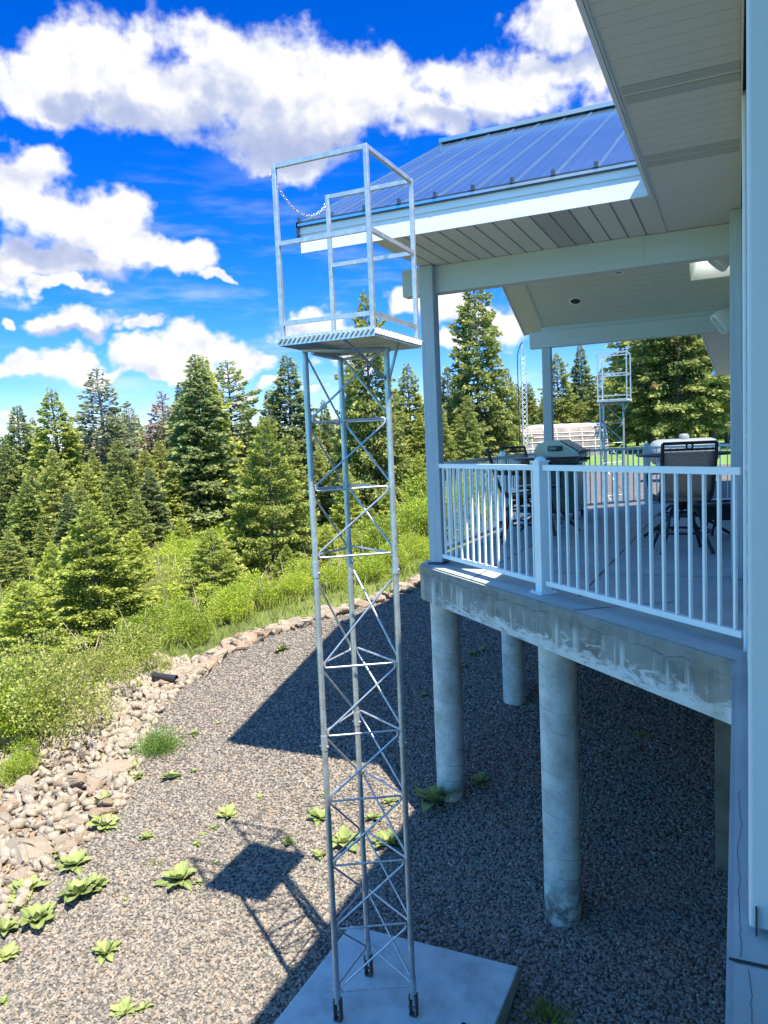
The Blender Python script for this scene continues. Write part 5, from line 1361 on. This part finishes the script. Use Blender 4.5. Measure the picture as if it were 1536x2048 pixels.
for i in range(275):
    y = g.uniform(3.8, 14.2); a, b_ = float(x_in(y)), float(x_out(y)); x = g.uniform(b_ - .05, a + .05)
    rock(x, y, (.06 + .15 * g.random() ** 2.2) if y < 8.6 else g.uniform(.11, .22), int(g.integers(0, 12)), 'small tan stone lying in the rubble band along the gravel edge', 'small stones of the rubble band', .2)
m_bank = paint('bank_earth', (.22, .16, .10), .95, vary=.35, scale=3, bump=.6, bscale=25, dirt=(.10, .12, .03), dirt_amt=.5)
grid_sheet('bank', lambda y: (float(x_out(y)) - .9 * float(np.interp(y, [0, 7, 10, 14], [1.3, 1, .3, .05])), float(x_in(y)) + .05), np.linspace(-2, 14, 60), 16, lambda x, y: float(terrain(x, y)) - .012, m_bank)
# chips of the bank: one mass
Vs = []; Qs = []; n0 = 0
ico = bmesh.new(); bmesh.ops.create_icosphere(ico, subdivisions=1, radius=1); IV = np.array([v_.co[:] for v_ in ico.verts]); IF = np.array([[v_.index for v_ in f_.verts] for f_ in ico.faces]); ico.free()
for i in range(4600):
    y = g.uniform(2.5, 9.5); a, b_ = float(x_in(y)), float(x_out(y)); x = g.uniform(b_ - .9, a + .12)
    s = .018 + .085 * g.random() ** 2; A_ = np.linalg.qr(g.normal(0, 1, (3, 3)))[0] * np.array([1, .72, .38])
    W = (IV * (1 + g.normal(0, .30, (12, 1)))) @ A_.T * s + np.array([x, y, float(terrain(x, y)) - .025 + s * .3 + (.03 if x < a else .03)])
    Vs.append(W); Qs.append(IF + n0); n0 += 12
me = raw_mesh('rubble', np.concatenate(Vs), np.concatenate(Qs), m_rock)
COL.objects.link(tag(bpy.data.objects.new('rubble', me), 'tan rock chips on the bank beside the gravel', 'rubble', kind='stuff'))

# ------------------------------------------------------------------ loose gravel: stones spread by a node tree over a patch of ground
V = []; Q = []; ys = np.linspace(2.2, 17, 60); nxx = 40
for y in ys:
    x0 = float(x_in(y)) - .05; x1 = .6
    for i in range(nxx + 1):
        x = x0 + (x1 - x0) * i / nxx; V.append((x, y, float(z_plane(y)) + .006))
for j in range(len(ys) - 1):
    for i in range(nxx):
        a = j * (nxx + 1) + i; Q.append((a, a + 1, a + nxx + 2, a + nxx + 1))
me = raw_mesh('loose_gravel', np.array(V), np.array(Q), m_stone)
dn = np.array([np.clip((6.2 / max(3.5, math.hypot(v_[0], v_[1]))) ** 1.3, 0, 1) for v_ in V])
at = me.attributes.new('dens', 'FLOAT', 'POINT'); at.data.foreach_set('value', dn.astype(np.float32))
lg = bpy.data.objects.new('loose_gravel', me); COL.objects.link(lg); tag(lg, 'loose crushed grey and tan gravel', 'gravel', kind='stuff')
ng = bpy.data.node_groups.new('scatter', 'GeometryNodeTree')
ng.interface.new_socket('Geometry', in_out='INPUT', socket_type='NodeSocketGeometry'); ng.interface.new_socket('Geometry', in_out='OUTPUT', socket_type='NodeSocketGeometry')
N = ng.nodes; Lk = ng.links.new
gi = N.new('NodeGroupInput'); go = N.new('NodeGroupOutput')
dp = N.new('GeometryNodeDistributePointsOnFaces'); dp.distribute_method = 'RANDOM'
na = N.new('GeometryNodeInputNamedAttribute'); na.data_type = 'FLOAT'; na.inputs['Name'].default_value = 'dens'
mu = N.new('ShaderNodeMath'); mu.operation = 'MULTIPLY'; mu.inputs[1].default_value = 3000; Lk(na.outputs[0], mu.inputs[0]); Lk(mu.outputs[0], dp.inputs['Density'])
Lk(gi.outputs[0], dp.inputs['Mesh'])
ic = N.new('GeometryNodeMeshIcoSphere'); ic.inputs['Radius'].default_value = 1; ic.inputs['Subdivisions'].default_value = 1
sp_ = N.new('GeometryNodeSetPosition'); rv0 = N.new('FunctionNodeRandomValue'); rv0.data_type = 'FLOAT_VECTOR'
rv0.inputs[0].default_value = (-.22,) * 3; rv0.inputs[1].default_value = (.22,) * 3
Lk(ic.outputs[0], sp_.inputs[0]); Lk(rv0.outputs[0], sp_.inputs['Offset'])
smt = N.new('GeometryNodeSetMaterial'); smt.inputs['Material'].default_value = m_stone; Lk(sp_.outputs[0], smt.inputs[0])
ip = N.new('GeometryNodeInstanceOnPoints'); Lk(dp.outputs[0], ip.inputs['Points']); Lk(smt.outputs[0], ip.inputs['Instance'])
rv1 = N.new('FunctionNodeRandomValue'); rv1.data_type = 'FLOAT_VECTOR'; rv1.inputs[0].default_value = (-.5, -.5, 0); rv1.inputs[1].default_value = (.5, .5, 6.28)
Lk(rv1.outputs[0], ip.inputs['Rotation'])
rv2 = N.new('FunctionNodeRandomValue'); rv2.data_type = 'FLOAT_VECTOR'; rv2.inputs[0].default_value = (.009, .007, .006); rv2.inputs[1].default_value = (.026, .018, .015)
if 'Seed' in rv2.inputs: rv2.inputs['Seed'].default_value = 5
Lk(rv2.outputs[0], ip.inputs['Scale'])
Lk(ip.outputs[0], go.inputs[0])
md = lg.modifiers.new('scatter', 'NODES'); md.node_group = ng
print('trees', tree_n, 'objects', len(scene.objects))
